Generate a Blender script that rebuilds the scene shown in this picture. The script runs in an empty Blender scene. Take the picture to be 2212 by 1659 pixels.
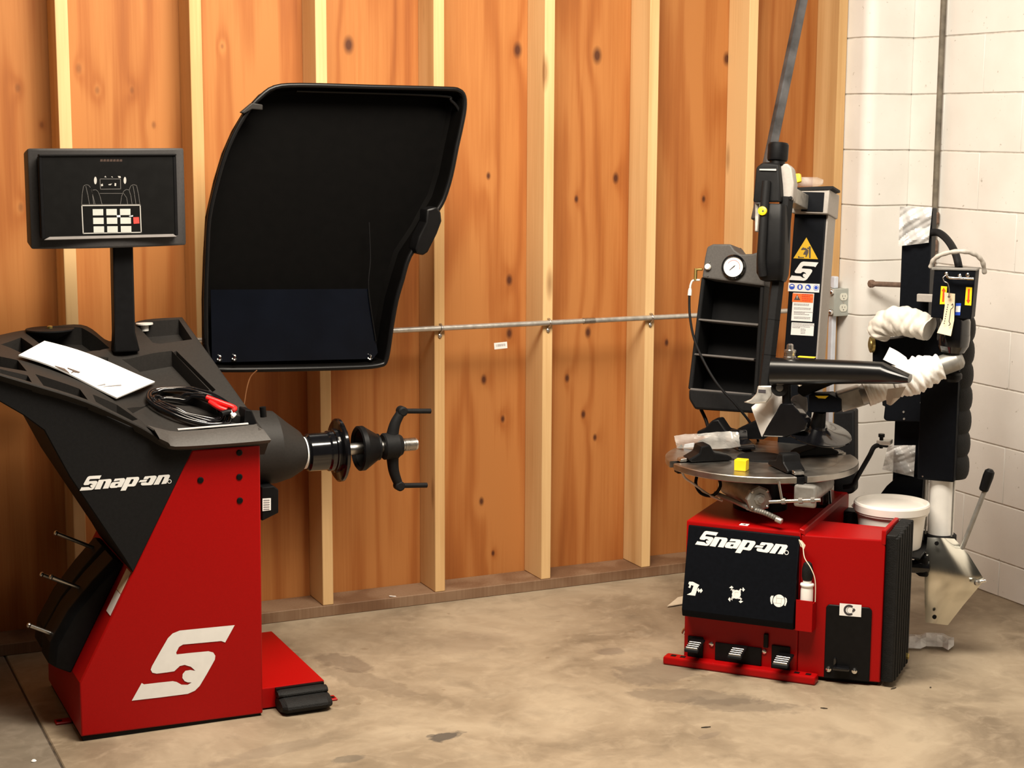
import bpy, bmesh, math, random
from mathutils import Vector, Matrix
from mathutils.geometry import tessellate_polygon, intersect_ray_tri
random.seed(7)
V = Vector
scene = bpy.context.scene
COL = scene.collection

# ------------------------------------------------------------------ camera
CP = V((-0.9501, -5.2496, 1.6452)); YAW, PITCH, ROLL, FPX = 0.432, 0.1536, 0.0045, 3646.12
IW, IH = 2212.0, 1659.0
Fw = V((math.sin(YAW)*math.cos(PITCH), math.cos(YAW)*math.cos(PITCH), -math.sin(PITCH)))
Rt = V((math.cos(YAW), -math.sin(YAW), 0)); Up = Rt.cross(Fw)
_c, _s = math.cos(ROLL), math.sin(ROLL)
Rt, Up = _c*Rt + _s*Up, -_s*Rt + _c*Up
cd = bpy.data.cameras.new('camera'); cam = bpy.data.objects.new('camera', cd); COL.objects.link(cam)
cd.sensor_fit = 'HORIZONTAL'; cd.sensor_width = 36.0; cd.lens = FPX/IW*36.0; cd.clip_start = 0.05; cd.clip_end = 100
m = Matrix.Identity(4)
for i in range(3):
    m[i][0], m[i][1], m[i][2], m[i][3] = Rt[i], Up[i], -Fw[i], CP[i]
cam.matrix_world = m; scene.camera = cam

# ------------------------------------------------------------------ world, lights, exposure
w = bpy.data.worlds.new('garage_ambient'); scene.world = w; w.use_nodes = True
bg = w.node_tree.nodes['Background']; bg.inputs[0].default_value = (1.0, 0.86, 0.70, 1); bg.inputs[1].default_value = 0.045
def area(name, loc, target, sx, sy, energy, col):
    l = bpy.data.lights.new(name, 'AREA'); l.shape = 'RECTANGLE'; l.size = sx; l.size_y = sy
    l.energy = energy; l.color = col
    o = bpy.data.objects.new(name, l); COL.objects.link(o); o.location = loc
    o.rotation_euler = (V(target)-V(loc)).to_track_quat('-Z', 'Y').to_euler(); return o
area('ceiling_lamp_near_wall', (0.28, -1.45, 2.9), (0.28, -1.0, 0), 1.0, 1.0, 76, (1.0, 0.87, 0.70))
area('ceiling_lamp_over_floor', (1.0, -2.1, 3.05), (1.9, -1.3, 0), 1.3, 1.0, 142, (1.0, 0.91, 0.78))
vs = scene.view_settings
vs.view_transform = 'Standard'; vs.look = 'None'; vs.exposure = 0.0; vs.gamma = 1.0; vs.use_curve_mapping = False

# ------------------------------------------------------------------ pixel rays and frames
def ray(px, py):
    return Fw + Rt*((px-1106.0)/FPX) + Up*((829.5-py)/FPX)
def onplane(px, py, P, N):
    r = ray(px, py); t = (V(P)-CP).dot(V(N))/r.dot(V(N)); return CP + r*t
class Fr:
    """a placed frame: origin, three axes in the world"""
    def __init__(s, O, ex, ey, ez): s.O, s.a = V(O), [V(ex).normalized(), V(ey).normalized(), V(ez).normalized()]
    def w(s, x, y, z): return s.O + s.a[0]*x + s.a[1]*y + s.a[2]*z
    def l(s, P): d = V(P)-s.O; return V((d.dot(s.a[0]), d.dot(s.a[1]), d.dot(s.a[2])))
    def at(s, px, py, x=None, y=None, z=None):
        i, v = [(i, v) for i, v in enumerate((x, y, z)) if v is not None][0]
        return onplane(px, py, s.O + s.a[i]*v, s.a[i])
    def lat(s, px, py, **k): return s.l(s.at(px, py, **k))
W = Fr((0,0,0), (1,0,0), (0,1,0), (0,0,1))
def Yp(px, py, y): return W.at(px, py, y=y)
def Xp(px, py, x): return W.at(px, py, x=x)
def Zp(px, py, z): return W.at(px, py, z=z)

# ------------------------------------------------------------------ materials
MATS = {}
def new_mat(name):
    mt = bpy.data.materials.new(name); mt.use_nodes = True; MATS[name] = mt
    nt = mt.node_tree; b = nt.nodes['Principled BSDF']; return mt, nt, b
def simple(name, col, rough=0.5, metal=0.0, var=0.12, scale=40.0, bump=0.0, coat=0.0, trans=0.0, alpha=1.0, emit=0.0, spec=0.5, rvar=0.0):
    mt, nt, b = new_mat(name); N = nt.nodes; L = nt.links
    tc = N.new('ShaderNodeTexCoord'); nz = N.new('ShaderNodeTexNoise'); nz.inputs['Scale'].default_value = scale; nz.inputs['Detail'].default_value = 4
    L.new(tc.outputs['Object'], nz.inputs['Vector'])
    rp = N.new('ShaderNodeValToRGB'); L.new(nz.outputs['Fac'], rp.inputs['Fac'])
    c = V(col); lo = [max(0, x*(1-var)) for x in c]; hi = [min(1, x*(1+var)) for x in c]
    rp.color_ramp.elements[0].position = 0.3; rp.color_ramp.elements[1].position = 0.7
    rp.color_ramp.elements[0].color = (*lo, 1); rp.color_ramp.elements[1].color = (*hi, 1)
    L.new(rp.outputs['Color'], b.inputs['Base Color'])
    b.inputs['Roughness'].default_value = rough; b.inputs['Metallic'].default_value = metal
    b.inputs['Specular IOR Level'].default_value = spec
    b.inputs['Coat Weight'].default_value = coat; b.inputs['Transmission Weight'].default_value = trans; b.inputs['Alpha'].default_value = alpha
    if rvar:
        mr = N.new('ShaderNodeMapRange'); L.new(nz.outputs['Fac'], mr.inputs['Value'])
        mr.inputs['To Min'].default_value = max(0.02, rough-rvar); mr.inputs['To Max'].default_value = rough+rvar
        L.new(mr.outputs['Result'], b.inputs['Roughness'])
    if emit:
        L.new(rp.outputs['Color'], b.inputs['Emission Color']); b.inputs['Emission Strength'].default_value = emit
    if bump:
        bp = N.new('ShaderNodeBump'); bp.inputs['Strength'].default_value = bump; bp.inputs['Distance'].default_value = 0.002
        n2 = N.new('ShaderNodeTexNoise'); n2.inputs['Scale'].default_value = scale*6; L.new(tc.outputs['Object'], n2.inputs['Vector'])
        L.new(n2.outputs['Fac'], bp.inputs['Height']); L.new(bp.outputs['Normal'], b.inputs['Normal'])
    return mt
simple('red_paint', (0.32, 0.0008, 0.0012), 0.42, var=0.06, scale=300, bump=0.05, spec=0.22)
simple('dark_plastic', (0.0075, 0.0075, 0.008), 0.6, var=0.15, scale=120, bump=0.15, spec=0.15)
simple('grey_plastic', (0.018, 0.0162, 0.0148), 0.56, var=0.12, scale=160, bump=0.15, spec=0.22)
simple('black_plastic', (0.004, 0.004, 0.0045), 0.45, var=0.2, scale=60, spec=0.16)
simple('black_gloss', (0.004, 0.004, 0.005), 0.12, var=0.2, scale=40, coat=0.4)
simple('black_panel', (0.0032, 0.004, 0.006), 0.5, var=0.15, scale=90, spec=0.08)
simple('black_satin', (0.003, 0.003, 0.0035), 0.30, var=0.2, scale=40)
simple('shelf_face', (0.075, 0.070, 0.066), 0.55, var=0.1, scale=160, bump=0.1, spec=0.3)
simple('bezel_grey', (0.034, 0.032, 0.032), 0.55, var=0.1, scale=160, bump=0.1, spec=0.3)
simple('lip_lit', (0.052, 0.047, 0.043), 0.55, var=0.12, scale=160, bump=0.12, spec=0.3)  # tray plastic made lighter: light on the sloping front lip is in the colour
simple('lip_grey', (0.11, 0.10, 0.095), 0.55, var=0.1)
simple('faint_brown', (0.035, 0.016, 0.009), 0.6, var=0.1)
simple('joint_dirt', (0.05, 0.035, 0.022), 0.9, var=0.4, scale=30)
simple('hood_black', (0.0012, 0.001, 0.0009), 0.6, var=0.2, scale=30, spec=0.05)
simple('hood_rim', (0.003, 0.0028, 0.003), 0.35, var=0.2, scale=30, spec=0.25)
simple('hood_sheet', (0.002, 0.003, 0.006), 0.22, var=0.2, scale=10, spec=0.4)
simple('rubber', (0.004, 0.004, 0.004), 0.7, var=0.4, scale=50, bump=0.7, spec=0.3)
simple('steel', (0.52, 0.50, 0.47), 0.32, metal=1.0, var=0.12, scale=70, rvar=0.08)
simple('steel_plate', (0.42, 0.40, 0.37), 0.36, metal=1.0, var=0.15, scale=25, rvar=0.1)
simple('chrome', (0.8, 0.79, 0.77), 0.14, metal=1.0, var=0.05)
simple('zinc', (0.68, 0.67, 0.60), 0.18, metal=1.0, var=0.06, scale=12, rvar=0.06)
simple('dull_alloy', (0.30, 0.29, 0.27), 0.48, metal=0.7, var=0.15, scale=40)
simple('grey_paint', (0.34, 0.31, 0.28), 0.5, var=0.06, scale=120)
simple('galvanised', (0.55, 0.53, 0.49), 0.38, metal=0.75, var=0.12, scale=60, rvar=0.1)
simple('white_print', (0.80, 0.80, 0.78), 0.5, var=0.03)
simple('grey_print', (0.40, 0.39, 0.37), 0.5, var=0.05)
simple('dim_line', (0.10, 0.095, 0.09), 0.5, var=0.1)
simple('dark_print', (0.03, 0.025, 0.03), 0.6, var=0.1)
simple('brown_print', (0.075, 0.055, 0.045), 0.6, var=0.1)
simple('text_grey', (0.24, 0.24, 0.25), 0.6, var=0.25, scale=800)
simple('paper', (0.84, 0.83, 0.81), 0.6, var=0.02)
simple('key_grey', (0.45, 0.47, 0.44), 0.5, var=0.05)
simple('key_red', (0.75, 0.05, 0.04), 0.5, var=0.05)
simple('yellow', (0.90, 0.62, 0.01), 0.45, var=0.06)
simple('sign_yellow', (0.72, 0.44, 0.01), 0.45, var=0.12, scale=25)
simple('orange', (0.85, 0.16, 0.02), 0.5, var=0.05)
simple('arrow_red', (0.75, 0.06, 0.01), 0.5, var=0.05)
simple('blue', (0.02, 0.08, 0.55), 0.45, var=0.1)
simple('handle_red', (0.78, 0.015, 0.015), 0.3, var=0.05)
simple('white_plastic', (0.80, 0.76, 0.70), 0.42, var=0.03, scale=20)
simple('bottle_white', (0.82, 0.80, 0.76), 0.4, var=0.03)
simple('foam', (0.58, 0.54, 0.48), 0.7, var=0.14, scale=22, bump=0.3)
simple('hose_grey', (0.40, 0.37, 0.33), 0.55, var=0.2, scale=60)
simple('foam_white', (0.80, 0.78, 0.74), 0.75, var=0.05, scale=22, bump=0.25)
simple('tag_card', (0.80, 0.64, 0.44), 0.7, var=0.05)
simple('screen_glass', (0.004, 0.004, 0.004), 0.3, var=0.2)
simple('box_grey', (0.36, 0.38, 0.35), 0.5, var=0.06)
simple('receptacle', (0.68, 0.68, 0.60), 0.45, var=0.04)
simple('white_conduit', (0.62, 0.66, 0.74), 0.5, var=0.05)
simple('rust', (0.16, 0.10, 0.07), 0.8, var=0.35, scale=60, bump=0.4)
simple('old_pipe', (0.14, 0.12, 0.09), 0.7, var=0.4, scale=25, bump=0.3)
simple('bar_steel', (0.09, 0.09, 0.095), 0.42, metal=0.5, var=0.5, scale=14, rvar=0.15)
simple('brass', (0.45, 0.35, 0.12), 0.35, metal=0.9, var=0.1)
simple('cream_label', (0.60, 0.50, 0.36), 0.6, var=0.25, scale=18)
simple('white_label', (0.70, 0.68, 0.66), 0.6, var=0.05)
simple('cardboard', (0.70, 0.62, 0.48), 0.7, var=0.05)
simple('copper', (0.35, 0.16, 0.07), 0.4, metal=0.6, var=0.1)
simple('debris', (0.06, 0.045, 0.03), 0.8, var=0.4)
def film(name, col, dens, rough=0.25):
    mt, nt, b = new_mat(name); N = nt.nodes; L = nt.links
    b.inputs['Base Color'].default_value = (*col, 1); b.inputs['Roughness'].default_value = rough
    tr = N.new('ShaderNodeBsdfTransparent'); mx = N.new('ShaderNodeMixShader')
    tc = N.new('ShaderNodeTexCoord'); nz = N.new('ShaderNodeTexNoise'); nz.inputs['Scale'].default_value = 11; nz.inputs['Detail'].default_value = 2; nz.inputs['Distortion'].default_value = 1.0
    L.new(tc.outputs['Object'], nz.inputs['Vector'])
    mr = N.new('ShaderNodeMapRange'); mr.inputs['From Min'].default_value = 0.35; mr.inputs['From Max'].default_value = 0.68
    mr.inputs['To Min'].default_value = dens*0.6; mr.inputs['To Max'].default_value = min(1, dens*1.45)
    L.new(nz.outputs['Fac'], mr.inputs['Value'])
    out = N['Material Output']
    L.new(mr.outputs['Result'], mx.inputs[0]); L.new(tr.outputs[0], mx.inputs[1]); L.new(b.outputs[0], mx.inputs[2]); L.new(mx.outputs[0], out.inputs[0])
    return mt
film('clear_film', (0.78, 0.76, 0.72), 0.26, 0.12)
film('milky_film', (0.70, 0.69, 0.68), 0.58, 0.12)
film('thin_film', (0.75, 0.72, 0.66), 0.20, 0.15)
film('smoke_sheet', (0.02, 0.03, 0.05), 0.5, 0.1)

def knots_wood(name, base, dark, light, knots, seed, freq, knotcol=(0.05,0.012,0.006), stretch=0.10, contrast=1.0, plank=False):
    """knots: (x, z, radius) in world metres; grain runs up z and flows round the knots"""
    mt, nt, b = new_mat(name); N = nt.nodes; L = nt.links
    tc = N.new('ShaderNodeTexCoord')
    src = tc.outputs['Object']
    if plank:
        oi = N.new('ShaderNodeObjectInfo'); ad = N.new('ShaderNodeVectorMath'); ad.operation = 'MULTIPLY_ADD'
        cb = N.new('ShaderNodeCombineXYZ'); L.new(oi.outputs['Random'], cb.inputs[0]); L.new(oi.outputs['Random'], cb.inputs[1]); L.new(oi.outputs['Random'], cb.inputs[2])
        L.new(cb.outputs[0], ad.inputs[0]); ad.inputs[1].default_value = (7.3, 3.1, 19.7); L.new(src, ad.inputs[2]); src = ad.outputs[0]
    mp = N.new('ShaderNodeMapping'); mp.inputs['Scale'].default_value = (1, 1, stretch); mp.inputs['Location'].default_value = (seed*1.37, seed*0.7, seed*2.1)
    L.new(src, mp.inputs['Vector'])
    def math_(op, a, bb, clamp=False):
        n = N.new('ShaderNodeMath'); n.operation = op; n.use_clamp = clamp
        for k, x in ((0, a), (1, bb)):
            if isinstance(x, (int, float)): n.inputs[k].default_value = x
            else: L.new(x, n.inputs[k])
        return n.outputs[0]
    flow = None; knot = None
    for (kx, kz, kr, ks) in knots:
        v1 = N.new('ShaderNodeVectorMath'); v1.operation = 'SUBTRACT'; L.new(src, v1.inputs[0]); v1.inputs[1].default_value = (kx, 0, kz)
        v2 = N.new('ShaderNodeVectorMath'); v2.operation = 'MULTIPLY'; L.new(v1.outputs[0], v2.inputs[0]); v2.inputs[1].default_value = (1.25/kr, 0, 0.75/kr)
        v3 = N.new('ShaderNodeVectorMath'); v3.operation = 'LENGTH'; L.new(v2.outputs[0], v3.inputs[0])
        d = v3.outputs['Value']
        kk = math_('MULTIPLY', math_('SUBTRACT', 1.5, d, True), ks)
        fl = math_('DIVIDE', 1.0, math_('ADD', 1.0, math_('MULTIPLY', math_('MULTIPLY', d, d), 0.10)))
        knot = kk if knot is None else math_('MAXIMUM', knot, kk)
        flow = fl if flow is None else math_('ADD', flow, fl)
    n1 = N.new('ShaderNodeTexNoise'); n1.inputs['Scale'].default_value = 2.6; n1.inputs['Detail'].default_value = 3; n1.inputs['Roughness'].default_value = 0.5
    L.new(mp.outputs[0], n1.inputs['Vector'])
    ph = math_('MULTIPLY', n1.outputs['Fac'], freq)
    if flow is not None: ph = math_('ADD', ph, math_('MULTIPLY', flow, freq*0.06))
    sx = N.new('ShaderNodeSeparateXYZ'); L.new(src, sx.inputs[0])
    ph = math_('ADD', ph, math_('MULTIPLY', sx.outputs[0], freq*0.25))
    band = math_('SINE', ph, 0.0)
    band = math_('MULTIPLY', math_('ADD', band, 1.0), 0.5)
    band = math_('POWER', band, 2.2)
    n2 = N.new('ShaderNodeTexNoise'); n2.inputs['Scale'].default_value = 60; n2.inputs['Detail'].default_value = 4
    mp2 = N.new('ShaderNodeMapping'); mp2.inputs['Scale'].default_value = (2.2, 2.2, 0.06); L.new(src, mp2.inputs['Vector']); L.new(mp2.outputs[0], n2.inputs['Vector'])
    n3 = N.new('ShaderNodeTexNoise'); n3.inputs['Scale'].default_value = 3.0; n3.inputs['Detail'].default_value = 3
    mp3 = N.new('ShaderNodeMapping'); mp3.inputs['Scale'].default_value = (1.4, 1, 0.35); L.new(src, mp3.inputs['Vector']); L.new(mp3.outputs[0], n3.inputs['Vector'])
    f = math_('ADD', math_('MULTIPLY', band, 0.42*contrast), math_('MULTIPLY', math_('SUBTRACT', n2.outputs['Fac'], 0.5), 0.55*contrast))
    f = math_('ADD', f, math_('MULTIPLY', math_('SUBTRACT', n3.outputs['Fac'], 0.42), 1.1*contrast), True)
    rp = N.new('ShaderNodeValToRGB'); L.new(f, rp.inputs['Fac'])
    e = rp.color_ramp.elements; e[0].position = 0.0; e[0].color = (*light, 1); e[1].position = 1.0; e[1].color = (*dark, 1)
    x = e.new(0.38); x.color = (*base, 1)
    colr = rp.outputs['Color']
    if plank:
        mk_ = N.new('ShaderNodeMapping'); mk_.inputs['Scale'].default_value = (9, 9, 2.3); L.new(src, mk_.inputs['Vector'])
        vo = N.new('ShaderNodeTexVoronoi'); vo.inputs['Scale'].default_value = 1.0; L.new(mk_.outputs[0], vo.inputs['Vector'])
        kf = math_('MULTIPLY', math_('MULTIPLY', math_('SUBTRACT', 0.17, vo.outputs['Distance']), 9.0, True), 0.7)
        mk2 = N.new('ShaderNodeMix'); mk2.data_type = 'RGBA'; L.new(kf, mk2.inputs[0]); L.new(colr, mk2.inputs[6]); mk2.inputs[7].default_value = (0.20, 0.085, 0.025, 1); colr = mk2.outputs[2]
    if knot is not None:
        mx = N.new('ShaderNodeMix'); mx.data_type = 'RGBA'; L.new(math_('MULTIPLY', knot, 1.2, True), mx.inputs[0]); L.new(colr, mx.inputs[6]); mx.inputs[7].default_value = (*knotcol, 1)
        colr = mx.outputs[2]
    L.new(colr, b.inputs['Base Color']); b.inputs['Roughness'].default_value = 0.62; b.inputs['Specular IOR Level'].default_value = 0.3
    bp = N.new('ShaderNodeBump'); bp.inputs['Strength'].default_value = 0.12; bp.inputs['Distance'].default_value = 0.001; L.new(n2.outputs['Fac'], bp.inputs['Height']); L.new(bp.outputs['Normal'], b.inputs['Normal'])
    return mt
PLY_Y = 0.14
kn = []
for (px, py, r) in [(753,97,13),(1118,108,12),(1290,120,13),(1570,127,11),(1330,385,9),(1100,605,9),(1045,820,8),(1100,720,9),(1270,718,9),(1225,817,7),(1260,895,7),(1040,1083,7),(1086,905,6),
                    (38,190,8),(210,195,7),(285,195,7),(90,270,6),(332,270,7),(170,148,9),(45,448,8),(1245,430,6),(1520,430,6),(1285,945,6),(1065,1195,5),(480,100,5),(1055,380,6),(1440,740,6)]:
    P = Yp(px, py, PLY_Y); kn.append((P.x, P.z, r/560.0*(.8 if px > 600 else .62), .75 if px > 600 else .32))
knots_wood('plywood', (0.345, 0.116, 0.026), (0.205, 0.052, 0.009), (0.43, 0.172, 0.047), kn, 1.0, 55.0, contrast=0.95)
knots_wood('stud_wood', (0.55, 0.325, 0.135), (0.34, 0.165, 0.055), (0.68, 0.45, 0.215), [], 3.0, 34.0, stretch=0.05, contrast=0.8, plank=True)
knots_wood('sill_wood', (0.16, 0.085, 0.045), (0.08, 0.04, 0.02), (0.24, 0.15, 0.09), [], 5.0, 20.0, stretch=1.0, contrast=0.9)

def block_mat():
    mt, nt, b = new_mat('painted_block'); N = nt.nodes; L = nt.links
    tc = N.new('ShaderNodeTexCoord'); oi = N.new('ShaderNodeObjectInfo'); geo = N.new('ShaderNodeNewGeometry')
    n1 = N.new('ShaderNodeTexNoise'); n1.inputs['Scale'].default_value = 5; n1.inputs['Detail'].default_value = 6; L.new(geo.outputs['Position'], n1.inputs['Vector'])
    n2 = N.new('ShaderNodeTexNoise'); n2.inputs['Scale'].default_value = 55; n2.inputs['Detail'].default_value = 3; L.new(geo.outputs['Position'], n2.inputs['Vector'])
    rp = N.new('ShaderNodeValToRGB'); L.new(n1.outputs['Fac'], rp.inputs['Fac'])
    rp.color_ramp.elements[0].position = 0.25; rp.color_ramp.elements[0].color = (0.74, 0.715, 0.67, 1)
    rp.color_ramp.elements[1].position = 0.75; rp.color_ramp.elements[1].color = (0.83, 0.81, 0.77, 1)
    pit = N.new('ShaderNodeMapRange'); L.new(n2.outputs['Fac'], pit.inputs['Value']); pit.inputs['From Min'].default_value = 0.70; pit.inputs['From Max'].default_value = 0.78
    mx = N.new('ShaderNodeMix'); mx.data_type = 'RGBA'; L.new(pit.outputs['Result'], mx.inputs[0]); L.new(rp.outputs['Color'], mx.inputs[6]); mx.inputs[7].default_value = (0.40, 0.37, 0.32, 1)
    L.new(mx.outputs[2], b.inputs['Base Color']); b.inputs['Roughness'].default_value = 0.55
    n3 = N.new('ShaderNodeTexNoise'); n3.inputs['Scale'].default_value = 25; n3.inputs['Detail'].default_value = 8; L.new(geo.outputs['Position'], n3.inputs['Vector'])
    bp = N.new('ShaderNodeBump'); bp.inputs['Strength'].default_value = 0.25; bp.inputs['Distance'].default_value = 0.004; L.new(n3.outputs['Fac'], bp.inputs['Height']); L.new(bp.outputs['Normal'], b.inputs['Normal'])
block_mat()
simple('mortar', (0.55, 0.52, 0.47), 0.8, var=0.2, scale=30, bump=0.4)

def floor_mat(name, c0, c1, c2, stains):
    mt, nt, b = new_mat(name); N = nt.nodes; L = nt.links
    geo = N.new('ShaderNodeNewGeometry'); P = geo.outputs['Position']
    def noise(sc, det=6, dist=0.0, loc=(0,0,0), ns=(1,1,1)):
        mp = N.new('ShaderNodeMapping'); mp.inputs['Location'].default_value = loc; mp.inputs['Scale'].default_value = ns; L.new(P, mp.inputs['Vector'])
        n = N.new('ShaderNodeTexNoise'); n.inputs['Scale'].default_value = sc; n.inputs['Detail'].default_value = det; n.inputs['Distortion'].default_value = dist
        n.inputs['Roughness'].default_value = 0.6
        L.new(mp.outputs[0], n.inputs['Vector']); return n.outputs['Fac']
    def math_(op, a, bb, clamp=False):
        n = N.new('ShaderNodeMath'); n.operation = op; n.use_clamp = clamp
        for k, x in ((0, a), (1, bb)):
            if isinstance(x, (int, float)): n.inputs[k].default_value = x
            else: L.new(x, n.inputs[k])
        return n.outputs[0]
    def mix(f, a, c):
        mx = N.new('ShaderNodeMix'); mx.data_type = 'RGBA'; L.new(f, mx.inputs[0])
        if isinstance(a, tuple): mx.inputs[6].default_value = (*a, 1)
        else: L.new(a, mx.inputs[6])
        mx.inputs[7].default_value = (*c, 1); return mx.outputs[2]
    rp = N.new('ShaderNodeValToRGB'); L.new(noise(2.2, 8, 0.6), rp.inputs['Fac'])
    e = rp.color_ramp.elements; e[0].position = 0.34; e[0].color = (*c0, 1); e[1].position = 0.66; e[1].color = (*c2, 1); x = e.new(0.5); x.color = (*c1, 1)
    col = rp.outputs['Color']
    col = mix(math_('MULTIPLY', math_('SUBTRACT', noise(13, 9, 0.8, (5, 2, 0)), 0.5), 2.2, True), col, tuple(q*1.12 for q in c2))
    wob = noise(9, 5, 0.4, (3, 1, 0)); wob2 = noise(45, 3)
    f = math_('MULTIPLY', math_('SUBTRACT', wob, 0.52), 1.6, True); col = mix(f, col, tuple(q*0.72 for q in c0))
    # small dark specks
    sp = N.new('ShaderNodeTexVoronoi'); sp.inputs['Scale'].default_value = 5.5; L.new(P, sp.inputs['Vector'])
    g = math_('SUBTRACT', math_('ADD', sp.outputs['Distance'], math_('MULTIPLY', wob2, 0.16)), 0.135)
    col = mix(math_('MULTIPLY', math_('LESS_THAN', g, 0.0), 0.40), col, (0.14, 0.09, 0.05))
    for (sx, sy, rx, ry, rot, strength, sc) in stains:
        v1 = N.new('ShaderNodeMapping'); v1.vector_type = 'TEXTURE'; v1.inputs['Location'].default_value = (sx, sy, 0); v1.inputs['Rotation'].default_value = (0, 0, rot); v1.inputs['Scale'].default_value = (rx, ry, 1)
        L.new(P, v1.inputs['Vector'])
        vl = N.new('ShaderNodeVectorMath'); vl.operation = 'LENGTH'; L.new(v1.outputs[0], vl.inputs[0])
        d = math_('ADD', vl.outputs['Value'], math_('MULTIPLY', math_('SUBTRACT', wob, 0.5), 2.2))
        d = math_('ADD', d, math_('MULTIPLY', math_('SUBTRACT', wob2, 0.5), 0.5))
        f = math_('MULTIPLY', math_('MULTIPLY', math_('SUBTRACT', 1.0, d), 4.0, True), strength)
        col = mix(f, col, sc)
    L.new(col, b.inputs['Base Color'])
    mr = N.new('ShaderNodeMapRange'); L.new(wob, mr.inputs['Value']); mr.inputs['To Min'].default_value = 0.42; mr.inputs['To Max'].default_value = 0.68; L.new(mr.outputs['Result'], b.inputs['Roughness'])
    b.inputs['Specular IOR Level'].default_value = 0.35
    bp = N.new('ShaderNodeBump'); bp.inputs['Strength'].default_value = 0.15; bp.inputs['Distance'].default_value = 0.003; L.new(noise(30, 8), bp.inputs['Height']); L.new(bp.outputs['Normal'], b.inputs['Normal'])
def fp(px, py): q = Zp(px, py, 0); return (q.x, q.y)
ST = []
for (px, py, rx, ry, rot, st, c) in [(960,1592,.062,.034,.3,.85,(.055,.050,.045)),(755,1640,.055,.03,0,.55,(.09,.08,.065)),(745,1430,.13,.06,1.9,.5,(.10,.07,.05)),(790,1470,.22,.06,2.0,.35,(.11,.08,.055)),
        (1322,1407,.05,.04,0,.5,(.12,.09,.07)),(1420,1452,.15,.12,.4,.50,(.125,.098,.074)),(1500,1505,.19,.07,-.6,.50,(.12,.094,.07)),(1610,1525,.19,.06,-.55,.50,(.12,.094,.07)),
        (1005,1390,.18,.10,.2,.22,(.15,.11,.08)),(600,1620,.20,.04,.2,.3,(.15,.12,.09)),(1530,1590,.05,.015,.3,.3,(.13,.10,.08)),(930,1590,.02,.012,.3,.6,(.06,.055,.05))]:
    x, y = fp(px, py); ST.append((x, y, rx, ry, rot, st, c))
floor_mat('concrete', (0.172, 0.130, 0.086), (0.275, 0.215, 0.147), (0.360, 0.290, 0.205), ST)
floor_mat('concrete_grey', (0.14, 0.115, 0.085), (0.19, 0.158, 0.120), (0.25, 0.21, 0.165), [])

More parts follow.
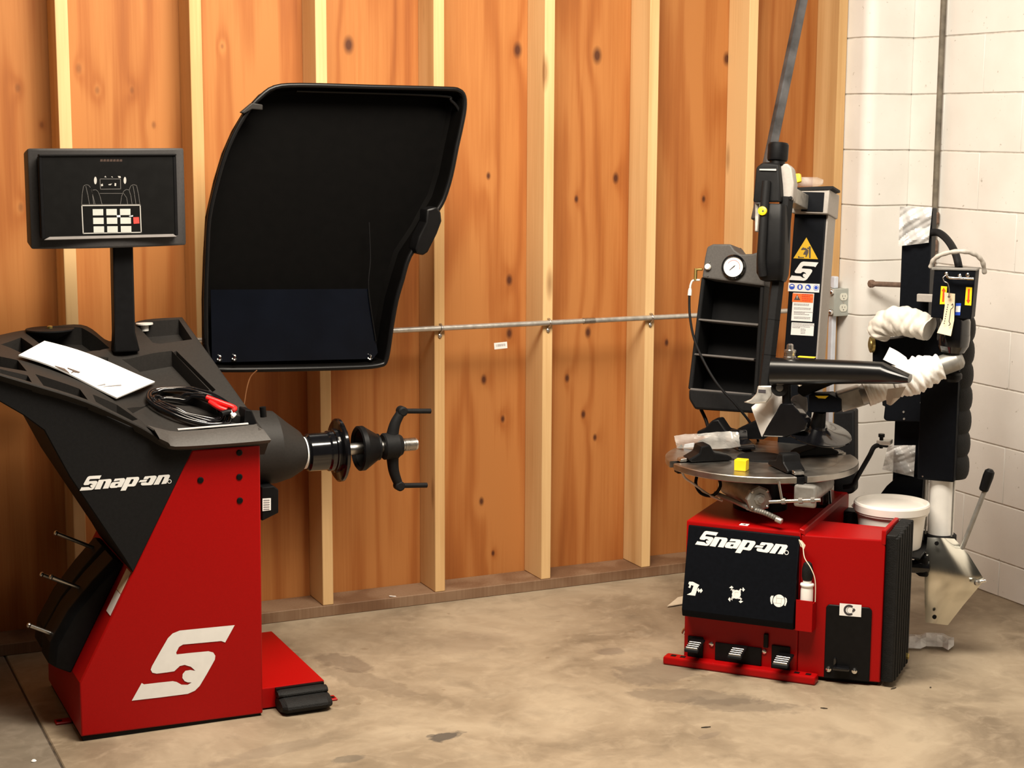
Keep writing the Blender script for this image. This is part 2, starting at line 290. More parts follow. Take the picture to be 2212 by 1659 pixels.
# ------------------------------------------------------------------ mesh builder
class MB:
    def __init__(s): s.bm = bmesh.new()
    def poly(s, pts):
        vs_ = [s.bm.verts.new(p) for p in pts]
        try: return s.bm.faces.new(vs_)
        except ValueError: return None
    def extrude(s, pts, vec):
        """closed solid: planar outline pts pushed along vec"""
        vec = V(vec); n = len(pts)
        a = [s.bm.verts.new(p) for p in pts]; b = [s.bm.verts.new(V(p)+vec) for p in pts]
        for t in tessellate_polygon([[V(p) for p in pts]]):
            s.bm.faces.new([a[i] for i in t]); s.bm.faces.new([b[i] for i in reversed(t)])
        for i in range(n): s.bm.faces.new([a[i], b[i], b[(i+1) % n], a[(i+1) % n]])
        return s
    def ngon_extrude(s, pts, vec):
        vec = V(vec); n = len(pts)
        a = [s.bm.verts.new(p) for p in pts]; b = [s.bm.verts.new(V(p)+vec) for p in pts]
        s.bm.faces.new(a); s.bm.faces.new(list(reversed(b)))
        for i in range(n): s.bm.faces.new([a[i], b[i], b[(i+1) % n], a[(i+1) % n]])
        return s
    def loft(s, loops, cap=True, closed=True):
        vv = [[s.bm.verts.new(p) for p in lp] for lp in loops]; n = len(loops[0])
        for A, B in zip(vv, vv[1:]):
            for i in range(n if closed else n-1):
                s.bm.faces.new([A[i], A[(i+1) % n], B[(i+1) % n], B[i]])
        if cap and closed: s.bm.faces.new(list(reversed(vv[0]))); s.bm.faces.new(vv[-1])
        return s
    def box(s, fr, lo, hi):
        (x0,y0,z0), (x1,y1,z1) = lo, hi
        return s.ngon_extrude([fr.w(x0,y0,z0), fr.w(x1,y0,z0), fr.w(x1,y0,z1), fr.w(x0,y0,z1)], fr.a[1]*(y1-y0))
    def ring(s, c, ax, r, n, ref=None):
        ax = V(ax).normalized(); ref = V(ref) if ref is not None else (V((0,0,1)) if abs(ax.z) < .9 else V((1,0,0)))
        e1 = (ref - ax*ref.dot(ax)).normalized(); e2 = ax.cross(e1)
        if isinstance(r, (int, float)): r = (r, r)
        return [V(c) + e1*(r[0]*math.cos(2*math.pi*k/n)) + e2*(r[1]*math.sin(2*math.pi*k/n)) for k in range(n)]
    def lathe(s, p, ax, prof, n=28, ref=None, cap=True):
        ax = V(ax).normalized(); p = V(p); n = max(n, 20) if n > 8 else n
        return s.loft([s.ring(p+ax*t, ax, r, n, ref) for t, r in prof], cap)
    def cyl(s, p0, p1, r0, r1=None, n=20):
        n = max(n, 20)
        p0, p1 = V(p0), V(p1); r1 = r0 if r1 is None else r1
        return s.loft([s.ring(p0, p1-p0, r0, n), s.ring(p1, p1-p0, r1, n)])
    def tube(s, pts, r, n=10, sub=6, cap=True):
        n = max(n, 20)
        pts = smooth(pts, sub) if sub > 1 else [V(p) for p in pts]
        loops = []; e1 = None
        for i, p in enumerate(pts):
            t = (pts[min(i+1, len(pts)-1)]-pts[max(i-1, 0)])
            if t.length < 1e-9: continue
            t.normalize()
            if e1 is None: ref = V((0,0,1)) if abs(t.z) < .9 else V((1,0,0)); e1 = (ref-t*ref.dot(t)).normalized()
            else: e1 = (e1-t*e1.dot(t)).normalized()
            e2 = t.cross(e1); rr = r(i/(len(pts)-1)) if callable(r) else r
            loops.append([p+e1*(rr*math.cos(2*math.pi*k/n))+e2*(rr*math.sin(2*math.pi*k/n)) for k in range(n)])
        return s.loft(loops, cap)
    def flat(s, outer, holes=()):
        """flat print: filled outline"""
        loops = [[V(p) for p in outer]] + [[V(p) for p in h] for h in holes]
        allp = [p for lp in loops for p in lp]; vv = [s.bm.verts.new(p) for p in allp]
        for t in tessellate_polygon(loops):
            try: s.bm.faces.new([vv[i] for i in t])
            except ValueError: pass
        return s
    def sheet(s, rows, thick):
        """grid of points with real thickness (along the averaged normal)"""
        R, C = len(rows), len(rows[0])
        def nrm(i, j):
            a = rows[min(i+1,R-1)][j]-rows[max(i-1,0)][j]; b = rows[i][min(j+1,C-1)]-rows[i][max(j-1,0)]
            return b.cross(a).normalized()
        T = [[s.bm.verts.new(rows[i][j]) for j in range(C)] for i in range(R)]
        B = [[s.bm.verts.new(rows[i][j]-nrm(i,j)*thick) for j in range(C)] for i in range(R)]
        for i in range(R-1):
            for j in range(C-1):
                s.bm.faces.new([T[i][j],T[i][j+1],T[i+1][j+1],T[i+1][j]]); s.bm.faces.new([B[i][j],B[i+1][j],B[i+1][j+1],B[i][j+1]])
        for i in range(R-1):
            s.bm.faces.new([T[i][0],T[i+1][0],B[i+1][0],B[i][0]]); s.bm.faces.new([T[i][C-1],B[i][C-1],B[i+1][C-1],T[i+1][C-1]])
        for j in range(C-1):
            s.bm.faces.new([T[0][j],B[0][j],B[0][j+1],T[0][j+1]]); s.bm.faces.new([T[R-1][j],T[R-1][j+1],B[R-1][j+1],B[R-1][j]])
        return s
    def bevel(s, off, seg=2, ang=30):
        bmesh.ops.recalc_face_normals(s.bm, faces=s.bm.faces); seg = min(seg, 2)
        ed = [e for e in s.bm.edges if len(e.link_faces) == 2 and e.calc_face_angle(0) > math.radians(ang)]
        bmesh.ops.bevel(s.bm, geom=ed, offset=off, segments=seg, affect='EDGES', profile=0.5, clamp_overlap=True); return s
    def mesh(s, name, mat, inv=None, ang=20):
        bmesh.ops.recalc_face_normals(s.bm, faces=s.bm.faces)
        if inv is not None: bmesh.ops.transform(s.bm, matrix=inv, verts=s.bm.verts)
        me = bpy.data.meshes.new(name); s.bm.to_mesh(me); s.bm.free()
        for p in me.polygons: p.use_smooth = True
        me.set_sharp_from_angle(angle=math.radians(ang)); me.materials.append(MATS[mat]); return me
    def build(s, name, mat, parent=None, origin=None, label=None, ang=20):
        if parent is not None: inv = wm(parent).inverted()
        else: inv = Matrix.Translation(-V(origin)) if origin is not None else None
        o = bpy.data.objects.new(name, s.mesh(name, mat, inv, ang)); COL.objects.link(o)
        if parent is not None: o.parent = parent
        elif origin is not None: o.location = V(origin)
        if label: o['label'] = label
        return o
def wm(o):
    M = Matrix.LocRotScale(o.location, o.rotation_euler, o.scale)
    return wm(o.parent) @ M if o.parent else M
def smooth(pts, sub):
    pts = [V(p) for p in pts]; out = []
    for i in range(len(pts)-1):
        a, b, c, d = pts[max(i-1,0)], pts[i], pts[i+1], pts[min(i+2,len(pts)-1)]
        for k in range(sub):
            t = k/sub
            out.append(0.5*((2*b)+(-a+c)*t+(2*a-5*b+4*c-d)*t*t+(-a+3*b-3*c+d)*t**3))
    out.append(pts[-1]); return out
def tag(o, label, cat, group=None, kind=None):
    if label: o['label'] = label
    if cat: o['category'] = cat
    if group: o['group'] = group
    if kind: o['kind'] = kind
    return o
def empty(name, loc, rz=0.0):
    o = bpy.data.objects.new(name, None); COL.objects.link(o); o.location = V(loc); o.rotation_euler = (0, 0, rz); o.empty_display_size = 0.1; return o
def link_copy(src, parent, loc=None):
    c = src.copy(); COL.objects.link(c); c.parent = parent
    if loc is not None: c.location = loc
    return c

# ================================================================== the setting
WALL_X, ZJ, BH, BL = 3.0274, 0.1284, 0.2032, 0.4064
JX = -0.262
fl = empty('floor', (0, 0, 0)); tag(fl, 'tan stained concrete floor slab with a saw-cut joint', None, kind='structure')
mb = MB(); mb.box(W, (JX+0.003, -7.5, -0.15), (WALL_X+0.2, 0.16, 0.0)); mb.bevel(0.003, 1); mb.build('concrete_slab', 'concrete', fl)
mb = MB(); mb.box(W, (-4.5, -7.5, -0.15), (JX-0.003, 0.16, 0.0)); mb.bevel(0.003, 1); mb.build('concrete_slab', 'concrete_grey', fl, label='greyer concrete slab left of the joint')

mb = MB(); mb.box(W, (JX-0.0029, -7.5, -0.06), (JX+0.0029, 0.15, -0.004)); mb.build('joint_filler', 'joint_dirt', fl)
wb = empty('wall_back', (0, 0, 0)); tag(wb, 'open stud wall sheathed in knotty orange plywood', None, kind='structure')
xs = [-2.457, -1.238, -0.019, 1.2, 2.419, 2.84]
for x0, x1 in zip(xs, xs[1:]):
    mb = MB(); mb.box(W, (x0+0.0008, PLY_Y, 0.0), (x1-0.0008, PLY_Y+0.016, 3.3)); mb.build('plywood_panel', 'plywood', wb)
stud0 = None
for k in range(-5, 8):
    xr = k*0.4064 if k < 7 else 2.826
    if stud0 is None:
        mb = MB(); mb.box(W, (xr-0.0385, 0.0, 0.0385), (xr, PLY_Y-0.0005, 3.3)); mb.bevel(0.003, 2)
        stud0 = mb.build('stud', 'stud_wood', wb); bx = xr
    else:
        c = link_copy(stud0, wb, (xr-bx, 0, 0))
mb = MB(); mb.box(W, (-2.45, -0.002, 0.0), (2.826, PLY_Y-0.0005, 0.038)); mb.bevel(0.002, 1); mb.build('sill_plate', 'sill_wood', wb)

# painted block wall on the right
mb = MB(); mb.box(W, (WALL_X+0.0035, -6.0, 0.0), (WALL_X+0.186, 0.16, 3.3))
wr = mb.build('wall_right', 'mortar', None, (0,0,0)); tag(wr, 'white painted concrete block wall', None, kind='structure')
def block_mesh(L, H, name):
    b = MB(); b.box(W, (0, 0, 0), (0.19, L, H)); b.bevel(0.0025, 2); return b.mesh(name, 'painted_block')
full = block_mesh(BL-0.0015, BH-0.005, 'block'); base_b = block_mesh(BL-0.0015, ZJ-0.005, 'block')
for c in range(-1, 15):
    z0 = ZJ + c*BH if c >= 0 else 0.0
    off = -0.725 if c % 2 else -0.725+BL/2
    y = off + BL*3
    while y > 0.16: y -= BL
    # first piece to the corner is cut
    b = MB(); b.box(W, (0,0,0), (0.19, 0.155-y-0.001, (BH if c >= 0 else ZJ)-0.005)); b.bevel(0.0025, 2)
    if 0.155-y > 0.03:
        o = b.build('block', 'painted_block', wr); o.location = (WALL_X, y, z0+0.0025)
    while y > -4.6:
        y -= BL
        o = bpy.data.objects.new('block', full if c >= 0 else base_b); COL.objects.link(o); o.parent = wr
        o.location = (WALL_X + random.uniform(-.0006,.0006), y, z0+0.0025)
# bullnosed pilaster in the corner
PX, PY = 2.8295, -0.131
def pil(r):
    pts = [(WALL_X-0.0005, 0.155), (PX, 0.155)]
    for k in range(9):
        a = math.pi + (math.pi/2)*k/8; pts.append((PX+r+r*math.cos(a), PY+r+r*math.sin(a)))
    pts.append((WALL_X-0.0005, PY)); return pts
mb = MB(); pts = [(x+0.004 if x < 2.95 else x, y+0.004 if y < 0 else y) for x, y in pil(0.045)]
mb.ngon_extrude([V((x, y, 0)) for x, y in pts], (0,0,3.3)); wc = mb.build('wall_corner', 'mortar', None, (0,0,0)); tag(wc, 'white painted bullnose block pilaster in the corner', None, kind='structure')
for c in range(-1, 15):
    z0 = ZJ + c*BH if c >= 0 else 0.0; h = (BH if c >= 0 else ZJ)-0.005
    b = MB(); b.ngon_extrude([V((x, y, z0+0.0025)) for x, y in pil(0.045)], (0,0,h)); b.bevel(0.0025, 2, 60); b.build('block', 'painted_block', wc)

# ================================================================== things on the walls
zc = Yp(1190, 697, -0.012).z
r_ = empty('electrical_conduit', (1.0, -0.012, zc)); tag(r_, 'long thin galvanised conduit run level across the studs', 'conduit')
mb = MB(); mb.cyl((-1.6, -0.0125, zc), (2.76, -0.0125, zc), 0.0092, n=14); mb.build('pipe', 'galvanised', r_)
q = Yp(1272, 692, -0.0125); mb = MB(); mb.cyl((q.x-0.022, -0.0125, zc), (q.x+0.022, -0.0125, zc), 0.0112, n=14); mb.build('coupling', 'steel', r_)
for k in (3, 4, 5, 6):
    xm = k*0.4064-0.019
    mb = MB(); mb.tube([V((xm, -0.0005, zc+0.013)), V((xm, -0.013, zc+0.0125)), V((xm, -0.0235, zc)), V((xm, -0.013, zc-0.0125)), V((xm, -0.0025, zc-0.018)), V((xm, -0.0025, zc-0.034))], 0.0032, 6)
    mb.lathe((xm, -0.0005, zc-0.027), (0,-1,0), [(0,0.007),(0.004,0.007),(0.006,0.004)], 12); mb.build('strap', 'steel', r_)

# outlet box
cx = Yp(1821, 653, -0.055); S = Fr(cx, (1,0,0), (0,1,0), (0,0,1))
r_ = empty('outlet_box', (cx.x, 0.0, cx.z-0.05)); tag(r_, 'grey metal outlet box with two white receptacles beside pilaster', 'outlet')
mb = MB(); mb.box(S, (-0.039, 0.003, -0.050), (0.039, 0.053, 0.050)); mb.bevel(0.006, 3); mb.build('box_body', 'box_grey', r_)
mb = MB(); mb.box(S, (-0.041, -0.002, -0.052), (0.041, 0.004, 0.052)); mb.bevel(0.004, 2); cov = mb.build('cover_plate', 'box_grey', r_)
for sz in (0.021, -0.021):
    mb = MB(); pr = [(0.0165*math.cos(a), max(-0.0135, min(0.0135, 0.0165*math.sin(a)))) for a in [2*math.pi*k/24 for k in range(24)]]
    mb.ngon_extrude([S.w(x, -0.002, z+sz) for x, z in pr], S.a[1]*-0.0025); rc = mb.build('receptacle', 'receptacle', cov)
    mb = MB(); mb.box(S, (-0.0065, -0.0048, sz-0.001), (-0.0048, -0.0042, sz+0.007)); mb.box(S, (0.0048, -0.0048, sz), (0.0065, -0.0042, sz+0.006)); mb.lathe(S.w(0,-0.0042,sz-0.007), (0,-1,0), [(0,0.0022),(0.0006,0.0022)], 10)
    mb.build('slot', 'dark_print', cov)
mb = MB(); mb.lathe(S.w(0,-0.002,0), (0,-1,0), [(0,0.003),(0.0015,0.003)], 10); mb.build('screw', 'steel', cov)
for cx_, cz_ in ((-0.044, 0.040), (-0.046, -0.035)):
    mb = MB(); mb.lathe(S.w(cx_, 0.012, cz_), (0,-1,0), [(0,0.010),(0.006,0.010),(0.010,0.006)], 14); mb.build('connector', 'chrome', r_)
mb = MB(); mb.lathe(S.w(0.040, 0.026, -0.005), (1,0,0), [(0,0.012),(0.010,0.012),(0.013,0.007)], 6); mb.build('knockout_plug', 'rust', r_)
mb = MB(); q0 = cx.x-0.018
mb.box(W, (q0-0.010, -0.03, 0.05), (q0+0.010, -0.004, cx.z-0.0505)); mb.box(W, (q0-0.006, -0.03, cx.z+0.0505), (q0+0.014, -0.004, cx.z+0.095)); mb.bevel(0.004, 2)
o = mb.build('conduit_riser', 'white_conduit', None, (q0, -0.017, 0.05)); tag(o, 'pale blue-white vertical conduit under and over the outlet box', 'conduit')

# bar code sticker on the plywood
mb = MB(); a = [Yp(px, py, PLY_Y-0.0004) for px, py in [(1067,741),(1095,738),(1096,752),(1068,755)]]
mb.ngon_extrude(a, (0,-0.0005,0)); st = mb.build('barcode_sticker', 'paper', None, a[3]); tag(st, 'small white bar code sticker on plywood under the conduit', 'sticker')
mb = MB(); e0, e1 = a[1]-a[0], a[3]-a[0]
for k in range(11):
    f0 = 0.14+0.066*k; f1 = f0+random.uniform(.02,.045)
    mb.flat([a[0]+e0*f+e1*g+V((0,-.0008,0)) for f, g in ((f0,.25),(f1,.25),(f1,.62),(f0,.62))])
mb.build('bars', 'text_grey', st)
# pale chip on the sill plate
q = Zp(848, 1289, 0.038); mb = MB(); mb.sheet([[q+V((x, y, .0015+.002*math.sin(9*x/.01))) for x in (-.012,-.004,.004,.012)] for y in (.004,-.004)], 0.001)
tag(mb.build('paint_chip', 'paper', None, q), 'tiny white chip lying on the dusty sill plate', 'chip')

# vertical pipe and rusty stub on the block wall
P0 = Xp(2030, 200, WALL_X-0.018)
r_ = empty('wall_pipe', (P0.x, P0.y, 0.3)); tag(r_, 'dark weathered vertical pipe running down the block wall corner', 'pipe')
mb = MB(); mb.cyl((P0.x, P0.y, 1.22), (P0.x, P0.y, 3.2), 0.0105, n=14); mb.build('pipe', 'old_pipe', r_)
mb = MB(); mb.cyl((P0.x, P0.y, 0.3), (P0.x, P0.y, 1.2), 0.010, n=14); mb.build('lower_pipe', 'rust', r_)
for zz in (1.21, 1.31, 1.11):
    mb = MB(); mb.lathe((P0.x, P0.y, zz-0.022), (0,0,1), [(0,0.015),(0.006,0.018),(0.038,0.018),(0.044,0.015)], 14); mb.build('fitting', 'rust', r_)
A0, A1 = Yp(1882, 613, -0.17), Yp(1990, 610, -0.17)
r_ = empty('pipe_stub', (A0+A1)/2); tag(r_, 'short rusty horizontal pipe stub with a capped end by the pilaster', 'pipe')
mb = MB(); mb.cyl(A0, V((P0.x-0.0215, P0.y+0.0, A0.z)), 0.0095, n=14); mb.build('pipe', 'rust', r_)
mb = MB(); mb.lathe(A0-V((0.010,0,0)), (1,0,0), [(0,0.010),(0.004,0.0145),(0.018,0.0145),(0.024,0.011)], 8); mb.build('end_cap', 'rust', r_)

# long steel bar leaning in the corner bay
d0, d1 = Yp(1733, 0, -0.25), Yp(1634, 476, -0.47)
dr = (d1-d0).normalized(); top = d0 - dr*0.60; bot = d1
r_ = empty('leaning_bar', bot); tag(r_, 'long dark steel bar leaning from the tire changer up to the studs', 'bar')
ex = dr.cross(V((0,1,0))).normalized(); ey = ex.cross(dr)
mb = MB(); mb.loft([[p+ex*0.0165-ey*0.013, p+ex*0.0165+ey*0.013, p-ex*0.0165+ey*0.013, p-ex*0.0165-ey*0.013] for p in (bot, top)]); mb.bevel(0.005, 2); mb.build('bar_body', 'bar_steel', r_)

# ================================================================== wheel balancer
YF = -0.845; YB = -0.34
B = empty('wheel_balancer', (0.065, -0.59, 0.0)); tag(B, 'red and black wheel balancer with raised hood and monitor on a post', 'balancer')
def FP(px, py, y=YF): return Yp(px, py, y)
mb = MB(); pts = [FP(*q) for q in [(175,1592),(568,1541),(562,962),(415,972),(286,1238),(172,1475)]]
mb.extrude(pts, (0, YB-YF, 0)); mb.bevel(0.004, 2); cab = mb.build('cabinet', 'red_paint', B)
# dark plinth under the cabinet
mb = MB(); x0, x1 = pts[0].x, pts[1].x
mb.box(W, (x0+0.006, YF+0.006, 0.0), (x1-0.004, YB-0.01, pts[1].z+0.006)); mb.build('plinth', 'black_plastic', B)
# ------- plastic top: ruled surface between front and back edge
FE = [(-150,768,-.87),(-60,788,-.87),(0,809,-.87),(69,830,-.87),(188,868,-.87),(300,920,-.87),(375,958,-.87),(480,950,-.87),(584,945,-.87)]
BE = [(-110,745,-.30),(-45,732,-.30),(0,722,-.30),(60,710,-.30),(178,699,-.30),(240,735,-.36),(292,692,-.30),(395,682,-.30)]
front = smooth([Yp(*q) for q in FE], 6)
back = smooth([Yp(*q) for q in BE], 6)
def samp(c, s):
    t = s*(len(c)-1); i = min(int(t), len(c)-2); return c[i].lerp(c[i+1], t-i)
NS, NT = 44, 10
# arc-length style parameters so that the right edge is the straight line front-right to back-right
surf = [[samp(front, i/NS).lerp(samp(back, i/NS), j/NT) for i in range(NS+1)] for j in range(NT+1)]
tris = []
for j in range(NT):
    for i in range(NS):
        a, b_, c, d = surf[j][i], surf[j][i+1], surf[j+1][i+1], surf[j+1][i]
        tris += [(a, b_, c), (a, c, d)]
def TS(px, py, up=0.0):
    r = ray(px, py); best = None
    for tr in tris:
        h = intersect_ray_tri(tr[0], tr[1], tr[2], r, CP, True)
        if h is not None:
            dd = (h-CP).length
            if best is None or dd < best[0]: best = (dd, h)
    if best is None:
        h = min((t[0] for t in tris), key=lambda p: (p-CP-r*((p-CP).dot(r)/r.dot(r))).length); best = (0, h)
    return best[1] + V((0, 0, up))
mb = MB()
Tv = [[mb.bm.verts.new(p) for p in row] for row in surf]; Bv = [[mb.bm.verts.new(p+V((0,(.06 if j == 0 else 0),-0.058))) for p in row] for j, row in enumerate(surf)]
for j in range(NT):
    for i in range(NS):
        mb.bm.faces.new([Tv[j][i],Tv[j][i+1],Tv[j+1][i+1],Tv[j+1][i]]); mb.bm.faces.new([Bv[j][i],Bv[j+1][i],Bv[j+1][i+1],Bv[j][i+1]])
for i in range(NS):
    mb.bm.faces.new([Tv[0][i],Bv[0][i],Bv[0][i+1],Tv[0][i+1]]); mb.bm.faces.new([Tv[NT][i],Tv[NT][i+1],Bv[NT][i+1],Bv[NT][i]])
for j in range(NT):
    mb.bm.faces.new([Tv[j][0],Tv[j+1][0],Bv[j+1][0],Bv[j][0]]); mb.bm.faces.new([Tv[j][NS],Bv[j][NS],Bv[j+1][NS],Tv[j+1][NS]])
bmesh.ops.recalc_face_normals(mb.bm, faces=mb.bm.faces)
ed = [e for e in mb.bm.edges if e.calc_face_angle(0) > math.radians(50) and all(v.co.z > -9 for v in e.verts) and (e.verts[0] in Tv[0] or e.verts[0] in [r[NS] for r in Tv] or e.verts[0] in Tv[NT]) and (e.verts[1] in Tv[0] or e.verts[1] in [r[NS] for r in Tv] or e.verts[1] in Tv[NT])]
bmesh.ops.bevel(mb.bm, geom=ed, offset=0.010, segments=3, affect='EDGES', profile=0.5, clamp_overlap=True)
tray = mb.build('weight_tray', 'grey_plastic', B)
cut = MB()
def pocket(px, depth):
    top = [TS(*q) for q in px]
    n = sum(((top[i]-top[0]).cross(top[i+1]-top[0]) for i in range(1, len(top)-1)), V((0,0,0)))
    cut.extrude([p+V((0,0,0.05)) for p in top], (0,0,-0.05-depth))
pocket([(55,719),(110,706),(176,708),(237,752),(215,757),(150,768),(92,748)], .05)
pocket([(2,744),(45,729),(72,748),(96,760),(60,771)], .04)
pocket([(-60,757),(0,770),(38,778),(58,802),(0,792),(-60,775)], .035)
pocket([(-60,783),(0,797),(60,811),(69,826),(0,806),(-60,790)], .035)
pocket([(76,808),(172,840),(190,864),(94,833)], .04)
pocket([(200,852),(252,874),(298,906),(286,909),(232,882),(207,868)], .04)
pocket([(172,776),(234,772),(232,791),(196,790)], .045)
pocket([(292,698),(386,690),(415,733),(346,743),(330,740)], .045)
pocket([(263,776),(371,758),(453,843),(425,850),(330,830),(298,800)], .045)
pocket([(381,758),(466,842),(459,847),(374,761)], .03)
pocket([(274,882),(345,845),(420,860),(500,895),(548,906),(552,915),(384,936),(318,921)], .022)
bmesh.ops.recalc_face_normals(cut.bm, faces=cut.bm.faces)
cme = cut.mesh('cutter', 'grey_plastic', wm(B).inverted()); co = bpy.data.objects.new('cutter', cme); COL.objects.link(co); co.parent = B
md = tray.modifiers.new('pockets', 'BOOLEAN'); md.operation = 'DIFFERENCE'; md.object = co; md.solver = 'EXACT'; md.use_self = True
bpy.context.view_layer.update()
dg = bpy.context.evaluated_depsgraph_get(); nm = bpy.data.meshes.new_from_object(tray.evaluated_get(dg))
tray.modifiers.clear()
if len(nm.polygons) > 200: tray.data = nm
for p in tray.data.polygons: p.use_smooth = True
tray.data.set_sharp_from_angle(angle=math.radians(30))
bpy.data.objects.remove(co)
mb = MB(); tp_ = [TS(x, y, .0015) for x, y in ((316,922),(345,930),(384,936),(470,929),(548,921),(569,911))]; bt_ = [Yp(x, y, -.877) for x, y in ((345,946),(362,957),(378,965),(470,960),(540,955),(585,951))]
rows_ = [tp_, [a.lerp(b_, .5)+V((0,-.006,.005)) for a, b_ in zip(tp_, bt_)], bt_, [b_+V((0,.014,-.006)) for b_ in bt_]]
mb.sheet([smooth(r, 3) for r in rows_], .004); mb.build('front_lip', 'lip_lit', tray, ang=40)
# dark side panel under the tray (carries the word mark)
mb = MB(); px = [(-150,780),(-60,800),(0,819),(69,840),(188,878),(300,928),(375,966),(417,971),(287,1238),(268,1206),(150,1030),(95,930),(50,897),(0,868),(-150,800)]
mb.extrude([FP(x, y, YF-0.003) for x, y in px], (0, 0.45, 0)); mb.bevel(0.003, 1); mb.build('side_panel', 'dark_plastic', B)
# --- logos
S_PX = [(1475,728),(1300,745),(1130,762),(1085,780),(1055,810),(1000,905),(955,985),(947,1008),(957,1027),(985,1033),(1050,1025),(1095,1018),(1130,985),(1160,978),(1200,990),(1228,1015),(1195,1010),(1165,1015),(1148,1035),(1146,1060),(1160,1080),(1180,1088),(1205,1088),(1180,1103),(1140,1102),(1110,1085),(1085,1080),(1000,1089),(905,1100),(890,1092),(828,1203),(1000,1183),(1180,1160),(1225,1140),(1255,1110),(1300,1035),(1350,945),(1353,920),(1340,900),(1310,892),(1200,902),(1110,912),(1107,900),(1125,865),(1150,850),(1390,828),(1415,837)]
S2 = []
for x, y in S_PX:
    q = FP(x/2.9105, 1100+y/2.9105); S2.append((q.x, q.z))
i0 = S_PX.index((828,1203)); i1 = 0
sx0, sz0 = S2[i0]; sw, sh = S2[i1][0]-sx0, S2[i1][1]-sz0
S_U = [((x-sx0)/sw, (z-sz0)/sh) for x, z in S2]          # unit S: bottom-left tip (0,0), top-right tip (1,1)
S_ASP = sw/sh
mb = MB(); mb.flat([V((x, YF-0.0012, z)) for x, z in S2]); mb.build('logo', 'white_print', cab)
WM_PX = {'n': [(515,353),(745,331),(772,340),(780,372),(712,528),(594,536),(660,392),(652,378),(620,378),(545,545),(422,550)],
 'a': [(848,328),(1035,314),(1060,335),(1058,365),(985,500),(895,507),(890,515),(765,522),(740,508),(742,480),(768,425),(800,402),(940,386),(952,374),(945,362),(820,385)],
 'p': [(1095,302),(1330,288),(1352,305),(1350,340),(1275,470),(1240,487),(1115,490),(1072,572),(962,578)],
 'd': [(1338,402),(1375,357),(1525,345),(1500,388)],
 'o': [(1475,280),(1680,262),(1712,275),(1715,300),(1635,440),(1600,460),(1420,468),(1390,455),(1388,430),(1402,408),(1495,400),(1510,412),(1535,412),(1550,400),(1592,322),(1582,306),(1555,310),(1538,334),(1440,340),(1455,305)],
 'm': [(1755,258),(1965,240),(1990,255),(1990,280),(1915,430),(1810,440),(1880,300),(1870,288),(1845,290),(1760,447),(1648,455)]}
WM_H = {'a': [(868,435),(922,430),(900,470),(845,473)], 'p': [(1190,340),(1232,335),(1240,350),(1195,435),(1135,442)]}
def wp(x, y): q = FP(160+x/9.617, 1000+y/9.617, YF-0.004); return (q.x, q.z)
base0 = wp(115, 578); WMW = wp(1915, 430)[0]-base0[0]
def nrm2(q): return ((q[0]-base0[0])/WMW, (q[1]-base0[1])/WMW)
WM = {k: [nrm2(wp(*q)) for q in v] for k, v in WM_PX.items()}; WMh = {k: [nrm2(wp(*q)) for q in v] for k, v in WM_H.items()}
_t = nrm2(wp(570, 258)); WM['S'] = [(x*_t[0], z*_t[1]) for x, z in S_U]
RG = nrm2(wp(1982, 385)); RR = 44/9.617/ (FPX/4.5) / WMW
def wordmark(org, ex, ez, width):
    mk = MB(); ex, ez = V(ex), V(ez)
    T = lambda q: org + ex*(q[0]*width) + ez*(q[1]*width)
    for k in ('S','n','a','p','d','o','m'):
        mk.flat([T(q) for q in WM[k]], [[T(q) for q in WMh[k]]] if k in WMh else [])
    ro = [T((RG[0]+RR*math.cos(a), RG[1]+RR*math.sin(a))) for a in [2*math.pi*i/20 for i in range(20)]]
    ri = [T((RG[0]+.72*RR*math.cos(a), RG[1]+.72*RR*math.sin(a))) for a in [2*math.pi*i/20 for i in range(20)]]
    for i in range(20): mk.poly([ro[i], ro[(i+1)%20], ri[(i+1)%20], ri[i]])
    return mk
wordmark(V((base0[0], YF-0.0042, base0[1])), (1,0,0), (0,0,1), WMW).build('word_mark', 'white_print', B)
for px_, py_ in [(517,978),(517,1030),(518,1081),(433,1037)]:
    q = FP(px_, py_); mb = MB(); mb.lathe(q, (0,-1,0), [(-0.001,0.0085),(0.002,0.0085),(0.003,0.006)], 14); mb.build('plug', 'black_plastic', cab)
# red chip mark on the cabinet, stickers on the sloping side
sl0, sl1 = FP(172,1475), FP(286,1238); sd = (sl1-sl0).normalized(); sn = V((-sd.z, 0, sd.x))
SL = Fr(sl0, (0,1,0), sd, sn); sll = (sl1-sl0).length
for lo, hi, mt in ((0.60, 0.80, 'white_label'), (0.80, 1.0, 'cream_label')):
    mb = MB(); mb.box(SL, (0.012, sll*lo, 0.0005), (0.062, sll*hi-.002, 0.0012)); mb.build('sticker', mt, cab)
# cone hanger on the sloping side: moulded black holder with four pins
mb = MB()
for yo, hh, w_ in ((0.105, 0.060, 0.15), (0.265, 0.050, 0.15)):
    mb.loft([[SL.w(yo+a*w_, s_*sll, z) for a, z in ((0,0.001),(1,0.001),(1,hh*h_),(0.85,hh*h_+.02),(0.15,hh*h_+.02),(0,hh*h_))] for s_, h_ in ((-0.02,.75),(.15,1.1),(.45,1.0),(.75,.6),(1.0,.15))])
mb.bevel(0.006, 2); hold = mb.build('cone_holder', 'black_plastic', B)
for sy, s_, L_ in ((0.335, .93, .085), (0.175, .64, .085), (0.335, .55, .07), (0.165, .20, .085)):
    p0 = SL.w(sy, sll*s_, 0.03); mb = MB(); mb.cyl(p0, p0+sn*(L_+.03), 0.0055, n=12); mb.lathe(p0+sn*(L_+.028), sn, [(0,0.0055),(0.004,0.0075),(0.008,0.0065),(0.010,0.003)], 12); mb.build('pin', 'steel', hold)
